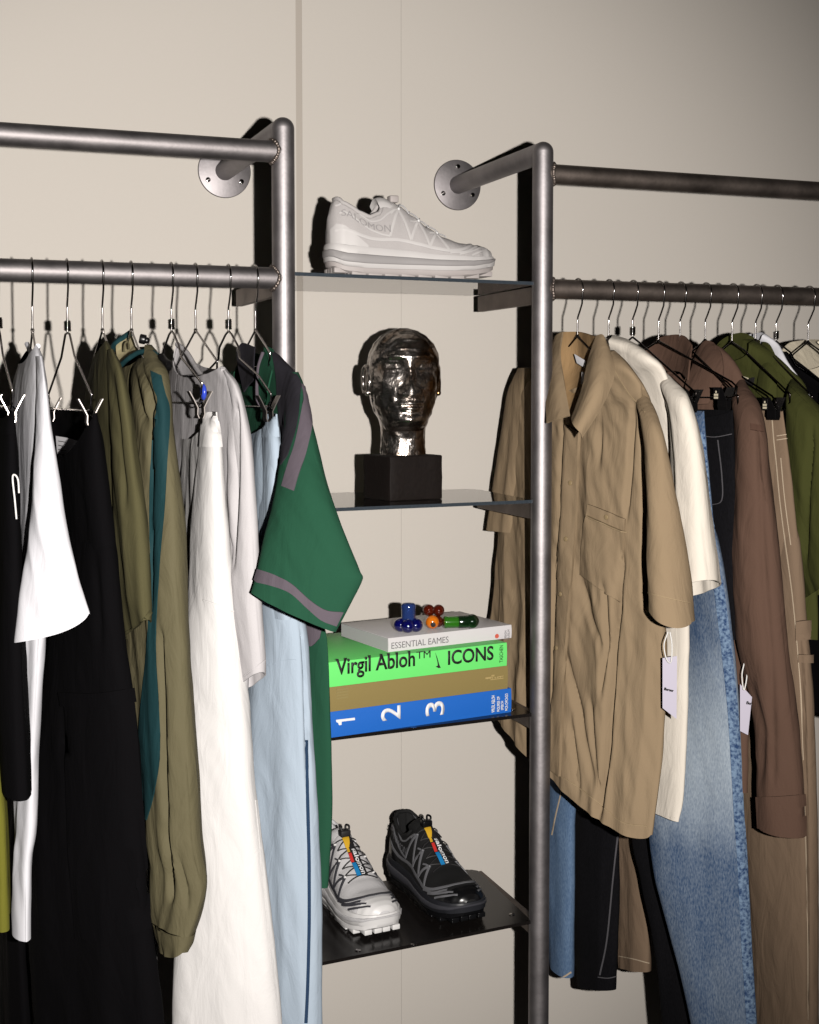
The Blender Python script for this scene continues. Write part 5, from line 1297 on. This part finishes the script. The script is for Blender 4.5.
    Tp = [[bm.verts.new(a) for a, b in r] for r in rows]; Bt = [[bm.verts.new(b) for a, b in r] for r in rows]
    for i in range(12):
        for j in range(10):
            bm.faces.new((Tp[i][j], Tp[i][j + 1], Tp[i + 1][j + 1], Tp[i + 1][j])); bm.faces.new((Bt[i][j], Bt[i + 1][j], Bt[i + 1][j + 1], Bt[i][j + 1]))
    per = [(0, j) for j in range(11)] + [(i, 10) for i in range(1, 13)] + [(12, j) for j in range(9, -1, -1)] + [(i, 0) for i in range(11, 0, -1)]
    for a, b in zip(per, per[1:] + per[:1]): bm.faces.new((Tp[a[0]][a[1]], Bt[a[0]][a[1]], Bt[b[0]][b[1]], Tp[b[0]][b[1]]))
    obj('tongue', bm, M[col['tongue']], t, world=False)
    # quick-lace cord
    bm = bmesh.new()
    for i, x in enumerate((.40, .455, .515, .57, .625)):
        x2 = x + .055
        for s in (1, -1):
            pts = [Sf(x + (x2 - x) * q_ / 8, s * (-.34 + .68 * q_ / 8), .0030) for q_ in range(9)]
            sweep(bm, pts, .0011 * k_, 6)
    obj('lace', bm, M[col['lace']], t, world=False)
    bm = bmesh.new(); b0 = Sf(.385, 0, .004); add_box(bm, b0 - Vector((.008, .009, .004)), b0 + Vector((.008, .009, .007)), .002)
    if col['tag']:
        for s in (-1, 1): sweep(bm, smooth_path([b0 + Vector((-.004, s * .003, .004)), b0 + Vector((-.009, s * .006, .012)), b0 + Vector((.001, s * .008, .012)), b0 + Vector((.005, s * .005, .004))], 6), .0019, 8)
    obj('lace_lock', bm, M[col['lock']], t, world=False)
    # toe cap
    bm = bmesh.new(); G2 = []
    for i in range(13):
        x = .90 + .10 * i / 12; G2.append([bm.verts.new(Sf(x, -.92 + 1.84 * j / 24, .0012)) for j in range(25)])
    for i in range(12):
        for j in range(24): bm.faces.new((G2[i][j], G2[i + 1][j], G2[i + 1][j + 1], G2[i][j + 1]))
    bmesh.ops.remove_doubles(bm, verts=bm.verts, dist=1e-6)
    obj('toe_cap', bm, M[col['toe']], up, world=False)
    # heel counter
    bm = bmesh.new(); G3 = []
    for i in range(15):
        x = .0 + .20 * i / 14; G3.append((x, [Sf(max(.004, x), -.98 + (.28 * (1 - i / 14) + .02) * j / 8, .0014) for j in range(9)]))
    for s in (1, -1):
        V = [[bm.verts.new(Vector((p.x, p.y * s, p.z))) for p in r] for x, r in G3]
        for i in range(14):
            for j in range(8): bm.faces.new((V[i][j], V[i + 1][j], V[i + 1][j + 1], V[i][j + 1]))
    obj('heel_counter', bm, M[col['heel']], up, world=False)
    def patch(x0, x1, wa, wb, off, mat, nm, par):
        bm = bmesh.new(); V = []
        for i in range(9):
            f = i / 8; x = x0 + (x1 - x0) * f
            V.append([bm.verts.new(Sf(x, wa(f) + (wb(f) - wa(f)) * j / 4, off)) for j in range(5)])
        for i in range(8):
            for j in range(4): bm.faces.new((V[i][j], V[i + 1][j], V[i + 1][j + 1], V[i][j + 1]))
        return obj(nm, bm, mat, par, world=False)
    if col['tag']:
        tg = patch(.41, .665, lambda f: -.085 + .03 * f, lambda f: .10, .0046, M['ink'], 'lace_label', t)
        patch(.415, .475, lambda f: -.10, lambda f: .045 - .06 * f, .0052, M['tag_yellow'], 'yellow_block', tg)
        patch(.475, .51, lambda f: -.085, lambda f: -.03, .0052, M['tag_yellow'], 'yellow_block', tg)
        patch(.515, .565, lambda f: -.08, lambda f: -.02, .0052, M['tag_red'], 'red_block', tg)
        patch(.57, .66, lambda f: -.075, lambda f: -.005, .0052, M['tag_blue'], 'blue_block', tg)
        shoe_text(Sf, 'salomon', .49, .655, lambda f: .0, .075, .0052, M['ink_white'], tg, .02)
    shoe_text(Sf, 'SALOMON', .055, .335, lambda f: -.64 - .155 * f, .105, .0024, M[col['word']], up, .0)
    return t
def shoe_text(Sf, s, x0, x1, wf, dw, off, mat, par, bold):
    bm = text_bm(s, 1.0, bold)
    bmesh.ops.triangulate(bm, faces=bm.faces); bmesh.ops.subdivide_edges(bm, edges=bm.edges, cuts=1)
    xs = [v.co.x for v in bm.verts]; ys = [v.co.y for v in bm.verts]
    a, b, c, d = min(xs), max(xs), min(ys), max(ys)
    for v in bm.verts:
        f = (v.co.x - a) / (b - a); h = (v.co.y - c) / (d - c)
        v.co = Sf(x0 + (x1 - x0) * f, wf(f) + dw * h, off)
    return obj('lettering', bm, mat, par, world=False, smooth=False)
M['sh_white'] = plain('shoe_white_mesh', (206, 204, 206), .75, bump=.5, bscale=900, var=.06)
M['sh_white2'] = plain('shoe_white_rubber', (222, 220, 220), .45)
M['sh_grey'] = plain('shoe_light_grey_mesh', (184, 179, 178), .8, bump=.6, bscale=900, var=.12)
M['sh_grey2'] = plain('shoe_pale_overlay', (196, 192, 191), .55)
M['sh_grey3'] = plain('shoe_warm_grey_foam', (172, 164, 162), .6)
M['sh_grey4'] = plain('shoe_grey_print', (150, 146, 146), .6)
M['sh_black'] = plain('shoe_black_mesh', (12, 12, 13), .8, bump=.5, bscale=900, var=.2, spec=.2)
M['sh_black2'] = plain('shoe_black_rubber', (16, 16, 18), .28)
M['sh_dark'] = plain('shoe_charcoal_overlay', (104, 104, 108), .5)
M['sh_dark2'] = plain('shoe_dark_line', (64, 64, 70), .5)
M['sh_foam'] = plain('shoe_black_foam', (34, 35, 40), .5)
M['tag_yellow'] = plain('yellow_print', (226, 178, 46), .5); M['tag_red'] = plain('red_print_', (206, 48, 44), .5); M['tag_blue'] = plain('blue_print', (30, 132, 196), .5)
pale = dict(band='sh_grey4', outsole='sh_grey3', midsole='sh_grey2', upper='sh_grey', overlay='sh_grey2', eyelet='sh_white2', tongue='sh_grey2', lace='sh_white', lock='sh_grey3', toe='sh_grey2', heel='sh_grey2', word='sh_grey4', tag=False)
wht = dict(band='sh_white', outsole='sh_white2', midsole='sh_white2', upper='sh_white', overlay='sh_dark2', eyelet='sh_white2', tongue='sh_white', lace='ink', lock='ink', toe='sh_white2', heel='sh_white2', word='sh_dark2', tag=True)
blk = dict(band='sh_dark2', outsole='sh_black2', midsole='sh_foam', upper='sh_black', overlay='sh_dark', eyelet='sh_dark', tongue='sh_black', lace='ink', lock='sh_black2', toe='sh_black2', heel='sh_black2', word='sh_dark', tag=True)
make_shoe('running_shoe', 'pale grey running shoe on the top glass shelf, seen from the side', (.663, 2.185, SHELF_Z[0] + .0003), math.radians(2.5), .309, pale, (1, 1, 1.12))
def shoe_at(name, label, heel, toe, z, col):
    d = Vector(toe) - Vector(heel)
    return make_shoe(name, label, (heel[0], heel[1], z + .0003), math.atan2(d.y, d.x), d.length, col, (1, 1.12, 1.12))
shoe_at('running_shoe', 'black running shoe with grey lines on the bottom shelf', (.893, 2.455), (.926, 2.168), SHELF_Z[3], blk)
shoe_at('running_shoe', 'white running shoe with dark lines on the bottom shelf beside the pale blue trousers', (.728, 2.455), (.760, 2.172), SHELF_Z[3], wht)
